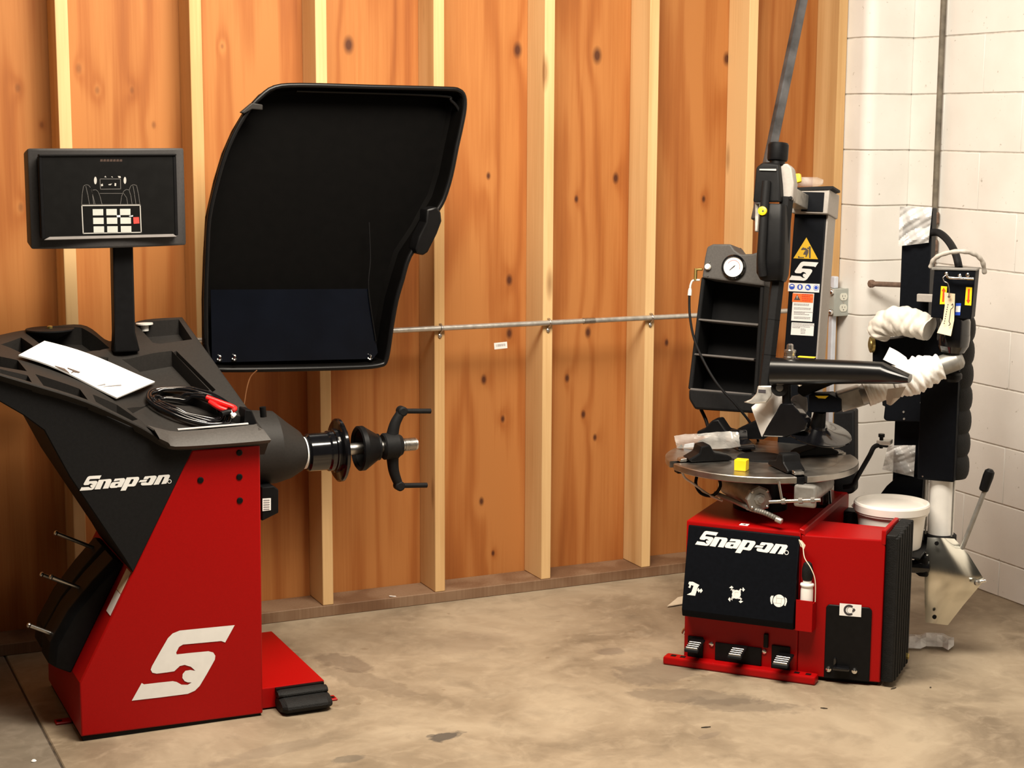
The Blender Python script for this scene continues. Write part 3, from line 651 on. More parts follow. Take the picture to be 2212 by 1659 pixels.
# floor lugs
for px_, py_, dx in ((717,1506,1),(128,1557,-1)):
    q = Zp(px_, py_, 0.006); mb = MB(); xx = (0.515, q.x+0.012) if dx > 0 else (q.x-0.012, -0.18)
    mb.box(W, (xx[0], q.y-0.018, 0.0), (xx[1], q.y+0.018, 0.006)); mb.bevel(0.002, 1); mb.build('floor_lug', 'red_paint', B)
    mb = MB(); mb.lathe((q.x, q.y, 0.006), (0,0,1), [(0,0.008),(0.0006,0.008)], 14); mb.build('bolt_hole', 'black_plastic', B)
# right-hand base wing with rubber roller in front
mb = MB(); mb.box(W, (0.312, -0.802, 0.004), (0.512, -0.285, 0.064)); mb.bevel(0.003, 2); mb.build('base_wing', 'red_paint', B)
mb = MB(); xw0, xw1 = Yp(598,1500,-0.82).x, 0.507
def lobe(x, r0, yc, zc_, ry, rz): return [V((x, yc+ry*r0*math.cos(a), zc_+rz*r0*math.sin(a))) for a in [2*math.pi*k/20 for k in range(20)]]
for yc, zc_, ry, rz in ((-0.822, 0.047, 0.022, 0.012), (-0.838, 0.021, 0.050, 0.022)):
    mb.loft([lobe(x, f, yc, zc_, ry, rz) for x, f in ((xw0,.75),(xw0+.012,1),(xw1-.012,1.02),(xw1+.004,.8))])
mb.build('rubber_roller', 'rubber', B)
mb = MB(); mb.box(W, (xw0, -0.815, 0.052), (xw1, -0.8025, 0.062)); mb.build('roller_bracket', 'black_plastic', B)
# small junction box on the right side
mb = MB(); a = [Yp(px_, py_, -0.70) for px_, py_ in [(566,1053),(592,1050),(602,1058),(602,1108),(566,1126)]]
mb.extrude(a, (0,0.11,0)); mb.bevel(0.003, 2); jb = mb.build('junction_box', 'black_plastic', B)
mb = MB(); lb = [Yp(px_, py_, -0.7010) for px_, py_ in [(567,1077),(585,1076),(585,1102),(567,1104)]]; mb.ngon_extrude(lb, (0,-.0005,0)); s_ = mb.build('label_sticker', 'paper', jb)
mb = MB(); e0, e1 = lb[1]-lb[0], lb[3]-lb[0]
for k in range(5): mb.flat([lb[0]+e0*f+e1*g+V((0,-.0009,0)) for f, g in ((.1,.1+.18*k),(.85,.1+.18*k),(.85,.2+.18*k),(.1,.2+.18*k))])
mb.build('print_lines', 'text_grey', jb)
# ------- spindle nose, flange, cone and quick nut (axis along x)
YS = -0.58; ZS = Yp(760, 970, YS).z
def sx_(px): return Yp(px, 975, YS).x
def ovl(x, ry, zt, zb, n=24): return [V((x, YS+ry*math.cos(a), (zt+zb)/2+(zt-zb)/2*math.sin(a))) for a in [2*math.pi*k/n for k in range(n)]]
def zp(px, py): return Yp(px, py, YS).z
mb = MB()
mb.loft([ovl(0.318, .120, zp(575,880), zp(575,1045)), ovl(sx_(590), .118, zp(590,888), zp(590,1042)), ovl(sx_(620), .10, zp(620,912), zp(620,1032)), ovl(sx_(645), .08, zp(645,930), zp(645,1016)), ovl(sx_(652), .062, zp(652,940), zp(652,1005))])
mb.build('spindle_housing', 'grey_plastic', B)
mb = MB(); mb.lathe((sx_(651), YS, ZS), (1,0,0), [(0,.047),(.010,.047)], 28); mb.build('spacer_ring', 'white_print', B)
k_ = 1/ (FPX/5.05)
mb = MB(); x0 = sx_(660)
mb.lathe((x0, YS, ZS), (1,0,0), [(0,.050),(.006,.056),(.062,.056),(.068,.060),(.080,.060),(.082,.066),(.092,.066),(.094,.088),(.098,.094),(.106,.094),(.110,.088),(.111,.03)], 48); mb.build('backing_flange', 'black_gloss', B)
mb = MB(); mb.cyl((x0+.10, YS, ZS), (sx_(900), YS, ZS), 0.0175, n=24)
for k in range(9): mb.lathe((sx_(872)+.0042*k, YS, ZS), (1,0,0), [(0,.0175),(.0015,.0195),(.003,.0195),(.0042,.0175)], 24)
sh = mb.build('threaded_shaft', 'steel', B)
mb = MB(); mb.lathe((sx_(785), YS-.0172, ZS-.004), (0,-1,0), [(0,.006),(.0008,.006)], 12); mb.build('shaft_hole', 'black_plastic', sh)
mb = MB(); xc = sx_(772)
mb.lathe((xc, YS, ZS), (1,0,0), [(.008,.056),(0,.062),(.004,.067),(.018,.067),(.060,.040),(.066,.040),(.066,.0177),(.058,.0177),(.03,.045),(.012,.056),(.008,.056)], 40, cap=False); mb.build('pressure_cone', 'black_plastic', B)
mb = MB(); xn = sx_(826)
mb.lathe((xn, YS, ZS), (1,0,0), [(0,.018),(0,.036),(.004,.040),(.045,.040),(.052,.034),(.060,.030),(.060,.018)], 32); nut = mb.build('quick_nut', 'dark_plastic', B)
for sg, p1, p2 in ((1, (868,888), (930,888)), (-1, (862,1049), (922,1048))):
    a = V((xn+.032, YS, ZS+sg*.032)); c = Yp(*p1, YS-.0); e = Yp(*p2, YS-.0)
    mb = MB(); mb.tube([a, a.lerp(c,.5)+V((-.006,0,0)), c], lambda t: .019-.006*t, 12, 6); mb.lathe(c, (0,-1,0), [(-.015,.010),(-.012,.015),(.012,.015),(.015,.010)], 16); mb.build('wing', 'dark_plastic', nut)
    mb = MB(); mb.cyl(c, e, 0.0078, n=12); mb.build('handle', 'dark_plastic', nut)
    mb = MB(); kx = Yp(*((848,912) if sg > 0 else (846,1026)), YS); mb.cyl(kx, kx+V((.022,0,-sg*.010)), .005, n=8); mb.build('release_pin', 'dark_plastic', nut)
# calliper stub at the back right corner of the tray
mb = MB(); c0 = TS(566, 896)+V((0,.03,.006)); mb.loft([[c0+V((x*f-.02, y, z*f)) for x, y, z in ((-.012,-.03,-.01),(.030,-.03,-.012),(.012,-.03,.034),(-.008,-.03,.038))] for f, dy in ((1,0),)]+[[c0+V((x-.02, y+.06, z)) for x, y, z in ((-.012,-.03,-.01),(.030,-.03,-.012),(.012,-.03,.034),(-.008,-.03,.038))]]); mb.bevel(.003,2)
mb.cyl(c0+V((.03,-.01,.01)), c0+V((.028,-.01,.038)), .009, n=14); mb.build('calliper_clip', 'black_plastic', B)
q0 = TS(527, 868); mb = MB(); mb.tube([q0+V((0,.0,-.01)), Yp(533,840,q0.y), Yp(541,815,q0.y), Yp(555,800,q0.y-.01)], .0016, 6, 8); mb.build('wire', 'copper', B)
# tray hardware
q = TS(108, 713, .004); mb = MB(); mb.lathe(q-V((0,0,.03)), (0,0,1), [(0,.02),(.022,.062),(.026,.068),(.030,.068),(.031,.02),(.031,.008)], 32); tool = mb.build('centering_cone', 'dark_plastic', B)
mb = MB(); mb.lathe(q+V((0,0,.001)), (0,0,1), [(0,.008),(.006,.008),(.008,.004)], 14); mb.build('stud_tip', 'brass', B)
q = TS(203, 768, 0); mb = MB(); mb.lathe(q-V((0,0,.035)), (0,0,1), [(0,.022),(.018,.026),(.023,.025),(.025,.008),(.030,.006),(.032,.003)], 24); mb.build('tray_knob', 'black_gloss', B)
q = TS(312, 700, 0); mb = MB(); mb.lathe(q-V((0,0,.02)), (0,0,1), [(0,.012),(.018,.012),(.019,.025),(.023,.025),(.024,.01)], 20); mb.build('white_washer', 'bottle_white', B)
# ------- monitor on a post
YM = -0.44
post = [Yp(px_, py_, YM) for px_, py_ in [(241,540),(285,540),(290,740),(245,745)]]
mb = MB(); mb.loft([[V((x0_, YM-.022, z_)), V((x1_, YM-.022, z_)), V((x1_, YM+.022, z_)), V((x0_, YM+.022, z_))] for x0_, x1_, z_ in ((post[3].x-.004, post[2].x+.012, post[3].z-.02), (post[3].x, post[2].x, post[3].z+.035), (post[0].x, post[1].x, post[0].z+.12))]); mb.bevel(.005,2); mb.build('monitor_post', 'black_plastic', B)
def mon(px_, py_): return Yp(px_, py_, -0.47)
tl, tr_, br, bl = mon(58,318), mon(395,321), mon(405,530), mon(68,539)
xa, xb, za, zb_ = (tl.x+bl.x)/2, (tr_.x+br.x)/2, (bl.z+br.z)/2, (tl.z+tr_.z)/2
cxm, czm, hw, hh = (xa+xb)/2, (za+zb_)/2, (xb-xa)/2, (zb_-za)/2
def bulge(x): return -0.47-0.035*(1-((x-cxm)/hw)**2)
NX = 14
xsn = [xa+(xb-xa)*k/NX for k in range(NX+1)]
mb = MB()
sect = []
for x in xsn:
    yf = bulge(x); sect.append([V((x, yf, za)), V((x, yf, zb_)), V((x, -0.40, zb_-.012)), V((x, -0.40, za+.012))])
mb.loft(sect); mb.bevel(.006, 2, 50); bez = mb.build('monitor_case', 'bezel_grey', B)
# recessed screen: frame lips around a flat display
sxa, sxb, sza, szb = Yp(92,420,-0.49).x, Yp(372,420,-0.49).x, Yp(230,511,-0.49).z, Yp(230,337,-0.49).z
mb = MB(); mb.box(W, (sxa, -0.5065, sza), (sxb, -0.49, szb)); disp = mb.build('screen', 'screen_glass', bez)
for nm_, lo, hi in (('lip', (sxa-.010, -0.512, szb), (sxb+.010, -0.49, szb+.006)), ('lip', (sxa-.010, -0.508, sza), (sxa, -0.48, szb)), ('lip', (sxb, -0.508, sza), (sxb+.010, -0.48, szb))):
    mb = MB(); mb.box(W, lo, hi); mb.bevel(.002,1); mb.build(nm_, 'black_plastic', bez)
mb = MB(); mb.extrude([V((sxa-.004, -0.5145, sza-.003)), V((sxb+.004, -0.5145, sza-.003)), V((sxb-.004, -0.507, sza+.004)), V((sxa+.012, -0.507, sza+.004))], (0, .004, -.002)); mb.build('lower_lip', 'lip_grey', bez)
YD = -0.5068
def D(px_, py_): return Yp(px_, py_, YD)
def dl(x, y): return D(160+x/10.37, 360+y/10.37)
def strip(mk, pts, wd):
    for a, b_ in zip(pts, pts[1:]):
        d = (b_-a).normalized(); n = V((-d.z, 0, d.x))*wd/2; e = d*wd*.3
        mk.flat([a-n-e, b_-n+e, b_+n+e, a+n-e])
mb = MB(); strip(mb, [dl(*q) for q in ((175,872),(1480,862),(1505,1470),(205,1495),(175,872))], .0026); mb.build('keypad_frame', 'grey_print', disp)
mb = MB()
strip(mb, [dl(*q) for q in ((580,275),(1040,275),(1045,500),(590,505),(580,275))], .0016)
for arc in ([(170,840),(185,600),(210,440),(260,405),(320,410),(370,470),(410,600),(440,840)],[(265,440),(310,640),(345,840)],[(420,525),(490,515),(540,560),(580,660),(625,840)],[(370,470),(400,560),(470,840)],[(580,600),(1090,600)],[(1040,840),(1060,680),(1110,550),(1170,510),(1230,520),(1270,640),(1300,840)],[(1235,520),(1270,430),(1330,400),(1400,420),(1440,600),(1475,840)],[(1320,430),(1355,620),(1385,840)],[(1110,600),(1180,700),(1200,840)],[(170,850),(1480,845)]):
    strip(mb, [dl(*q) for q in arc], .0012)
mb.build('wheel_drawing', 'dim_line', disp)
mb = MB()
for (cx_, cy_, rx, ry) in ((478,310,32,85),(1140,308,30,78)):
    mb.flat([dl(cx_+rx*math.cos(a), cy_+ry*math.sin(a)) for a in [2*math.pi*k/18 for k in range(18)]])
for q in ([(600,400),(640,380),(650,430),(610,440)],[(770,395),(850,380),(820,415),(770,412)],[(910,365),(945,375),(940,435),(905,430)],[(680,235),(700,205),(725,240)],[(830,230),(850,215),(875,245)],[(980,210),(1040,215),(1050,250),(1000,250)]):
    mb.flat([dl(*k) for k in q])
mb.build('display_icons', 'grey_print', disp)
for r in range(3):
    for c in range(3):
        x0_, y0_ = (415+305*c+10*r, 952+193*r-3*c)
        a = [dl(x0_, y0_), dl(x0_+236, y0_-2), dl(x0_+238, y0_+138), dl(x0_+4, y0_+140)]
        mb = MB(); mb.ngon_extrude(a, (0,-.0008,0)); mb.build('key', 'key_grey', disp)
mb = MB(); mb.ngon_extrude([dl(*q) for q in ((1325,1135),(1450,1130),(1462,1270),(1335,1280))], (0,-.0008,0)); mb.build('red_key', 'key_red', disp)
for q in ([(955,1090),(1035,1085),(1040,1130),(960,1132)],[(1230,1105),(1320,1088),(1318,1118),(1240,1118)]):
    mb = MB(); mb.flat([dl(*k)+V((0,-.0004,0)) for k in q]); mb.build('indicator', 'white_print', disp)
mb = MB()
for k in range(7): mb.flat([D(217+7*k, 344), D(222+7*k, 344), D(222+7*k, 349), D(216+7*k, 349)])
mb.build('faint_brand', 'faint_brown', disp)
# ------- raised wheel hood: shallow concave shell facing the room
YH0, YH1 = -0.40, -0.32
OUT = [(440,745),(439,650),(442,560),(447,470),(465,390),(483,330),(505,280),(532,235),(560,205),(592,184),(650,179),(800,183),(960,187),(992,191),(1006,207),(1007,236),(1000,275),(990,320),(978,380),(962,432),(945,462),(925,500),(888,556),(873,605),(860,650),(850,705),(843,755),(836,783),(822,793),(780,798),(640,802),(490,804),(462,799),(447,780)]
def hoodloop(y, ins, dx=0, dz=0):
    P = [Yp(a, b_, YH0) for a, b_ in OUT]; c = sum(P, V((0,0,0)))/len(P)
    n = len(P); out = []
    for i, p in enumerate(P):
        t = (P[(i+1)%n]-P[i-1]).normalized(); nn = V((-t.z, 0, t.x))
        if nn.dot(c-p) < 0: nn = -nn
        out.append(V((p.x+nn.x*ins+dx, y, p.z+nn.z*ins+dz)))
    return out
mb = MB()
lo = [hoodloop(YH0, 0), hoodloop(YH0-.004, .006), hoodloop(YH0-.002, .014), hoodloop(YH0+.012, .017), hoodloop(YH1-.02, .022), hoodloop(YH1-.006, .034), ]
lo_out = [hoodloop(YH1, .034), hoodloop(YH1, .02), hoodloop(YH1-.02, .010), hoodloop(YH0+.01, .0)]
mb.loft(lo, cap=False); mb.loft(lo_out, cap=False)
mb.loft([hoodloop(YH1-.006, .034), hoodloop(YH1, .034)], cap=False)
bmesh.ops.remove_doubles(mb.bm, verts=mb.bm.verts, dist=1e-5)
hood = mb.build('wheel_hood', 'hood_black', B)
mb = MB(); mb.extrude(hoodloop(YH1-.007, .030), (0, .006, 0)); mb.build('hood_panel', 'hood_black', hood)
mb = MB(); lp = hoodloop(YH0-.002, .007); mb.tube(lp+[lp[0]], .0075, 10, 3); mb.build('hood_rim', 'hood_rim', hood)
# inner moulded edge
inn = [(640,196),(940,206),(975,218),(994,245),(990,275),(975,340),(962,400),(952,436)]
mb = MB(); mb.tube([Yp(a, b_, YH0+.02) for a, b_ in inn], .005, 8, 5); mb.build('inner_edge', 'hood_rim', hood)
# clear lower sheet of the hood, held by bolts
a = [Yp(px_, py_, YH0+.015) for px_, py_ in [(455,626),(797,624),(812,735),(816,762),(806,775),(458,783)]]
mb = MB(); mb.ngon_extrude(a, (0,.003,0)); mb.build('lower_sheet', 'hood_sheet', hood)
mb = MB(); mb.tube([Yp(797,480,YH0+.03), Yp(800,560,YH0+.02), Yp(796,625,YH0+.011), Yp(812,737,YH0+.011)], .0022, 6, 4); mb.build('sheet_edge', 'hood_rim', hood)
for px_ in ((474,776),(506,775),(799,774)):
    q = Yp(*px_, YH0+.012); mb = MB(); mb.lathe(q+V((0,0,-.003)), (0,-.5,1), [(0,.0075),(.004,.0075),(.005,.0045),(.014,.0045),(.016,.003)], 12); mb.build('bolt', 'chrome', hood)
mb = MB(); mb.extrude([Yp(px_, py_, -0.44) for px_, py_ in [(922,452),(944,446),(953,458),(955,478),(945,505),(925,545),(915,552),(900,548),(897,538),(905,510),(920,480)]], (0,.06,0)); mb.bevel(.006,2); mb.build('hood_handle', 'hood_rim', hood)
mb = MB(); mb.extrude([Yp(px_, py_, -0.418) for px_, py_ in [(520,243),(545,222),(568,226),(568,238),(545,236),(528,246)]], (0,.02,0)); mb.bevel(.003,2); mb.build('corner_gusset', 'grey_plastic', hood)
# hood arm down to the cabinet
mb = MB(); q = Yp(470,790,-.36); mb.tube([V((q.x+.02,-.30,q.z+.12)), V((q.x-.02,-.31,q.z-.02)), V((q.x-.09,-.36,q.z-.12)), V((.28,-.36,.72))], .022, 12, 6); mb.build('hood_arm', 'black_plastic', B)

# ================================================================== things on the balancer tray
a, b_, c, d = TS(40,777,.009), TS(96,746,.009), TS(334,834,.013), TS(252,869,.013)
rows = []
for j in range(5):
    t = j/4; rows.append([])
    for i in range(11):
        s = i/10; p = (a.lerp(d, s)).lerp(b_.lerp(c, s), t); p = p+V((0,0,.010*math.sin(math.pi*s)*.5+.004*math.sin(5*s))); rows[-1].append(p)
mb = MB(); mb.sheet(rows, -0.004); bk = mb.build('instruction_booklet', 'paper', None, a); tag(bk, 'white paper booklet lying across the balancer weight tray', 'booklet')
def pg(s, t):
    s_, t_ = s*10, t*4; i, j = min(int(s_),9), min(int(t_),3); u_, v_ = s_-i, t_-j
    return rows[j][i].lerp(rows[j][i+1],u_).lerp(rows[j+1][i].lerp(rows[j+1][i+1],u_),v_)+V((0,0,.0062))
def pgpx(px_, py_):
    best = min(((s/60, t/40) for s in range(61) for t in range(41)), key=lambda st: (lambda q: ((q-CP).cross(ray(px_,py_))).length)(pg(*st))); return pg(*best)
for q in ([(115,787),(140,796),(152,806),(133,807),(118,799),(124,798)],[(146,794),(173,803),(170,805),(160,803),(154,806),(152,805),(157,801),(147,797)]):
    mb = MB(); mb.flat([pgpx(*k) for k in q]); mb.build('cover_picture', 'brown_print', bk)
mb = MB()
for q in ([(205,836),(228,829),(228,830),(205,837)],[(208,840),(262,831),(262,832),(208,841)],[(214,842),(240,838),(240,839),(214,843)]): mb.flat([pgpx(*k) for k in q])
mb.build('cover_text', 'text_grey', bk)
# coiled cable
from mathutils.bvhtree import BVHTree
_b = bmesh.new(); _b.from_mesh(tray.data); _b.transform(wm(tray)); TRB = BVHTree.FromBMesh(_b); _b.free()
def lay(p, r):
    zs = [h[0].z for dx, dy in ((0,0),(r,0),(-r,0),(0,r),(0,-r),(.7*r,.7*r),(-.7*r,.7*r),(.7*r,-.7*r),(-.7*r,-.7*r)) for h in [TRB.ray_cast(V((p.x+dx, p.y+dy, p.z+.2)), V((0,0,-1)))] if h[0] is not None]
    return max(zs) if zs else p.z
cb = TS(400, 890, -.012); mb = MB()
pts = []
for k in range(0, 120):
    a_ = k*2*math.pi/30; rx = 96-8*(k/30)+2*math.sin(k*.7); ry = 35-4.5*(k/30)+1.5*math.sin(k*.9)
    p = TS(408+rx*math.cos(a_)*.98, 884+ry*math.sin(a_)+rx*math.cos(a_)*.16); pts.append(V((p.x, p.y, lay(p, .012)+.0075+.0012*(k/30))))
zz_ = [q.z for q in pts]
for i_ in range(len(pts)): pts[i_].z = max(zz_[max(0,i_-1):i_+2])
mb.tube(pts, .0048, 8, 2); o = mb.build('coiled_cable', 'black_gloss', None, cb); tag(o, 'coil of glossy black cable in the front bin of the balancer tray', 'cable')
r_ = empty('pliers', TS(490, 890, -.01)); tag(r_, 'red handled wheel weight pliers resting on the coiled cable', 'pliers')
mb = MB(); mb.tube([TS(447,888,.038), TS(476,898,.037), TS(506,908,.035), TS(504,912,.034)], .0075, 10, 5); mb.build('handle', 'handle_red', r_)
mb = MB(); mb.tube([TS(454,892,.031), TS(472,904,.031), TS(490,910,.030)], .0075, 10, 5); mb.build('handle', 'handle_red', r_)
mb = MB(); mb.tube([TS(478,918,.030), TS(490,914,.030), TS(499,913,.030)], .008, 10, 4); mb.build('jaw', 'black_plastic', r_)
mb = MB(); mb.tube([TS(498,910,.029), TS(502,917,.028), TS(508,916,.027), TS(502,921,.026)], .0045, 8, 4); mb.build('tip', 'bottle_white', r_)
a, b_ = TS(384,934,.0065), TS(536,921,.0065); mb = MB(); dd = (b_-a).normalized(); nn = V((0,0,1)).cross(dd).normalized()*.004
mb.ngon_extrude([a-nn, b_-nn, b_+nn, a+nn], (0,0,.003)); o = mb.build('steel_rule', 'white_label', None, a); tag(o, 'thin bright metal strip along the front lip of the balancer tray', 'ruler')

# ================================================================== tire changer
TO = V((1.567, -0.905, 0)); TU = V((.65717, -.75375, 0)); TV = V((.75375, .65717, 0))
T = Fr(TO, TU, TV, (0,0,1))
R = empty('tire_changer', T.w(.25, .33, 0), math.atan2(TU.y, TU.x)); tag(R, 'red and black tire changer with tilted column and round steel turntable', 'tire changer')
def bx(name, mat, fr, lo, hi, bev=.003, parent=None, seg=2):
    mk = MB(); mk.box(fr, lo, hi)
    if bev: mk.bevel(bev, seg)
    return mk.build(name, mat, parent or R)
def pp(fr, pts, **k): return [fr.at(x, y, **k) for x, y in pts]
def plate(name, mat, fr, pts, depth, bev=.003, parent=None, **k):
    """outline picked on the plane k, pushed back by depth along that axis"""
    ax = fr.a[[i for i, n in enumerate('xyz') if n in k][0]]
    mk = MB(); mk.extrude(pp(fr, pts, **k), ax*depth)
    if bev: mk.bevel(bev, 2)
    return mk.build(name, mat, parent or R)
def disc(name, mat, p, ax, prof, parent=None, n=24, **kw):
    mk = MB(); mk.lathe(p, ax, prof, n, **kw); return mk.build(name, mat, parent or R)
def label(fr, o, w_, h_, mat, name='label', parent=None, t=.0006):
    """flat label on plane y=const of fr; o = lower-left local point"""
    mk = MB(); mk.box(fr, (o[0], o[1]-t, o[2]), (o[0]+w_, o[1], o[2]+h_)); return mk.build(name, mat, parent or R)
ZT = .452
# feet / base
bx('base_bar', 'red_paint', T, (0, 0, 0), (.476, .045, .026), .006)
for uu in (.028, .058, .415, .45):
    bx('bar_slot', 'black_plastic', T, (uu-.008, .014, .0255), (uu+.008, .030, .0268), 0)
# cabinet
mk = MB(); mk.ngon_extrude([T.w(x, y, .015) for x, y in ((.054,.04),(.410,.04),(.410,.66),(.054,.66))], (0,0,ZT-.015)); mk.bevel(.005, 2); cab2 = mk.build('cabinet', 'red_paint', R)
mk = MB(); mk.ngon_extrude([T.w(x, y, 0) for x, y in ((.08,.07),(.39,.07),(.39,.63),(.08,.63))], (0,0,.016)); mk.build('plinth', 'black_plastic', R)
# side box with an angled front
sbp = ((.4105,.042),(.652,.076),(.652,.247),(.4105,.247))
mk = MB(); mk.ngon_extrude([T.w(x, y, .012) for x, y in sbp], (0,0,.432)); mk.bevel(.004, 2); sbox = mk.build('side_box', 'red_paint', R)
mk = MB(); mk.ngon_extrude([T.w(x, y, 0) for x, y in ((.43,.06),(.64,.09),(.64,.26),(.43,.26))], (0,0,.013)); mk.build('box_foot', 'black_plastic', R)
SBd = (T.w(.652,.076,0)-T.w(.4105,.042,0)).normalized(); SB = Fr(T.w(.4105,.042,0), SBd, V((0,0,1)).cross(SBd), (0,0,1))
# ridge between the two tops, raised lip on the right
mk = MB(); mk.loft([[T.w(.400+dx, y, z) for dx, z in ((0,ZT-.002),(.022,ZT-.012),(.018,ZT+.006),(.004,ZT+.010))] for y in (.042,.60)]); mk.bevel(.002,1); mk.build('top_ridge', 'red_paint', R)
bx('edge_lip', 'red_paint', T, (.640,.074,.43), (.6535,.258,.474), .003)
# rubber bead breaker pad on the right side
mk = MB()
for k in range(12):
    v0 = .074+k*.0172; mk.box(T, (.654, v0, .018), (.690+.004*(k % 2), v0+.0168, .455+.012*min(1, k/6)))
mk.box(T, (.654,.074,.016), (.684,.281,.462)); mk.bevel(.003, 1); mk.build('rubber_pad', 'rubber', R)
disc('pad_bolt', 'brass', T.w(.688,.262,.045), TU, [(0,.010),(.010,.010),(.012,.006)], n=8)
# control cover: wedge, bottom edge proud
pt = [T.lat(1487,1133,y=.034), T.lat(1726,1160,y=.034), T.lat(1698,1343,y=-.016), T.lat(1472,1318,y=-.016)]
uL, uR = (pt[0].x+pt[3].x)/2, (pt[1].x+pt[2].x)/2; zT, zB = (pt[0].z+pt[1].z)/2, (pt[2].z+pt[3].z)/2
mk = MB(); mk.loft([[T.w(uu, .041, zT), T.w(uu, .034, zT), T.w(uu, -.016, zB), T.w(uu, -.010, zB-.022), T.w(uu, .041, zB-.030)] for uu in (uL, uR+.012)]); mk.bevel(.006, 2); cover = mk.build('control_cover', 'black_panel', R)
cz = (T.w(0,.034,zT)-T.w(0,-.016,zB)).normalized(); cn = TU.cross(cz).normalized()   # cn points at the room
CF = Fr(T.w(uL, -.016, zB)+cn*.0007, TU, -cn, cz)
if (CF.a[1].dot(Fw)) < 0: CF = Fr(T.w(uL, -.016, zB)-cn*.0007, TU, cn, cz)
def C0(px, py): return CF.at(px, py, y=0)
o0, o1 = CF.l(C0(1501.5,1176)), CF.l(C0(1691,1198.6))
wordmark(C0(1501.5,1176), TU, cz, o1.x-o0.x).build('word_mark', 'white_print', cover)
def ip(x, y): return C0(1470+x/8.848, 1240+y/8.848)
def iflat(name, polys, mat='white_print', lift=0):
    mk = MB()
    for q in polys: mk.flat([ip(*k)-CF.a[1]*lift for k in q])
    return mk.build(name, mat, cover)
def circ(cx_, cy_, r, n=28, ry=None): return [(cx_+r*math.cos(2*math.pi*k/n), cy_+(ry or r)*math.sin(2*math.pi*k/n)) for k in range(n)]
iflat('column_icon', [[(150,185),(165,145),(235,148),(360,210),(330,255),(280,415),(120,395),(205,350),(250,225),(205,210),(185,270),(145,250),(165,235),(170,205)], [(318,310),(345,262),(362,305),(400,275),(424,320),(385,365),(370,325),(350,355)]])
arrows = []
for sx, sy in ((985,285),(1170,308),(967,472),(1143,497)):
    dx, dy = sx-1067, sy-388; l = math.hypot(dx, dy); ex_, ey_ = dx/l, dy/l
    f = lambda a, b_: (sx+ex_*a-ey_*b_, sy+ey_*a+ex_*b_)
    arrows += [[f(52,-30), f(52,30), f(4,40), f(10,0)], [f(-46,-30), f(-46,30), f(2,-42), f(8,0)]]
iflat('clamp_icon', [circ(1067,388,84)] + arrows)
iflat('turntable_icon', [circ(1880,512,112,32,120)])
iflat('turn_arrow', [[(1735,415),(1780,415),(1762,470),(1752,520),(1755,570),(1735,575),(1718,520),(1716,450)]]); iflat('turn_arrow', [[(1990,440),(2030,470),(2035,530),(2005,610),(1980,600),(2000,540),(2002,490)]])
iflat('icon_line', [[(1833,400),(1839,400),(1834,560),(1828,560)],[(1840,456),(1990,470),(1990,476),(1840,462)],[(1928,470),(1934,470),(1918,625),(1912,625)],[(1770,545),(1925,562),(1925,568),(1770,551)],[(1040,340),(1043,340),(1035,420),(1032,420)],[(1040,345),(1110,352),(1110,356),(1040,349)]], 'grey_print', .0003)
# tiny sticker on the front edge of the top
q = T.lat(1608,1133,z=ZT+.0006); bx('arrow_sticker', 'paper', T, (q.x-.013, q.y-.012, ZT), (q.x+.013, q.y+.012, ZT+.0007), 0)
mk = MB(); mk.flat([T.w(q.x+a_, q.y+b_, ZT+.0012) for a_, b_ in ((-.008,0),(.004,-.007),(.004,.007))]); mk.build('sticker_arrow', 'brown_print', R)
# pedals
def pedal(lo, hi, pv, name_lab):
    a_, b_ = T.lat(*lo, y=.0395), T.lat(*hi, y=.0395)
    rec = bx('pedal_recess', 'black_plastic', T, (a_.x, .033, b_.z), (b_.x, .0398, a_.z), .002)
    c = T.lat(*pv[0], y=-.02); wd = pv[1]
    pd_ = MB(); pd_.loft([[T.w(c.x-wd/2, y, z), T.w(c.x+wd/2, y, z), T.w(c.x+wd/2, y, z-.008), T.w(c.x-wd/2, y, z-.008)] for y, z in ((.034, c.z+.010), (-.008, c.z+.003), (-.034, c.z-.003), (-.040, c.z-.009))]); pd_.bevel(.003, 1)
    po = pd_.build('pedal', 'black_plastic', R)
    for k in range(4):
        t_ = k/3; y_ = .002-.034*t_; z_ = c.z+.0055-.0075*t_
        bx('tread_strip', 'steel', T, (c.x-wd/2+.004, y_-.0025, z_-.003), (c.x+wd/2-.004, y_+.0025, z_+.0022), .0008, po, 1)
pedal((1487,1372),(1519,1421), ((1497,1396), .045), '')
pedal((1546,1386),(1645,1438), ((1590,1410), .045), '')
pedal((1668,1392),(1706,1450), ((1688,1428), .050), '')
q = T.lat(1586,1408,y=.0395)
for px, py in ((1537,1391),(1651,1407)):
    disc('bolt', 'chrome', T.at(px, py, y=.0395), -TV, [(0,.008),(.004,.007),(.006,.003)], n=14)
bx('latch', 'black_plastic', T, (T.lat(1655,1370,y=.03).x-.008, .030, T.lat(1655,1400,y=.03).z), (T.lat(1655,1370,y=.03).x+.006, .0398, T.lat(1655,1370,y=.03).z), .002)
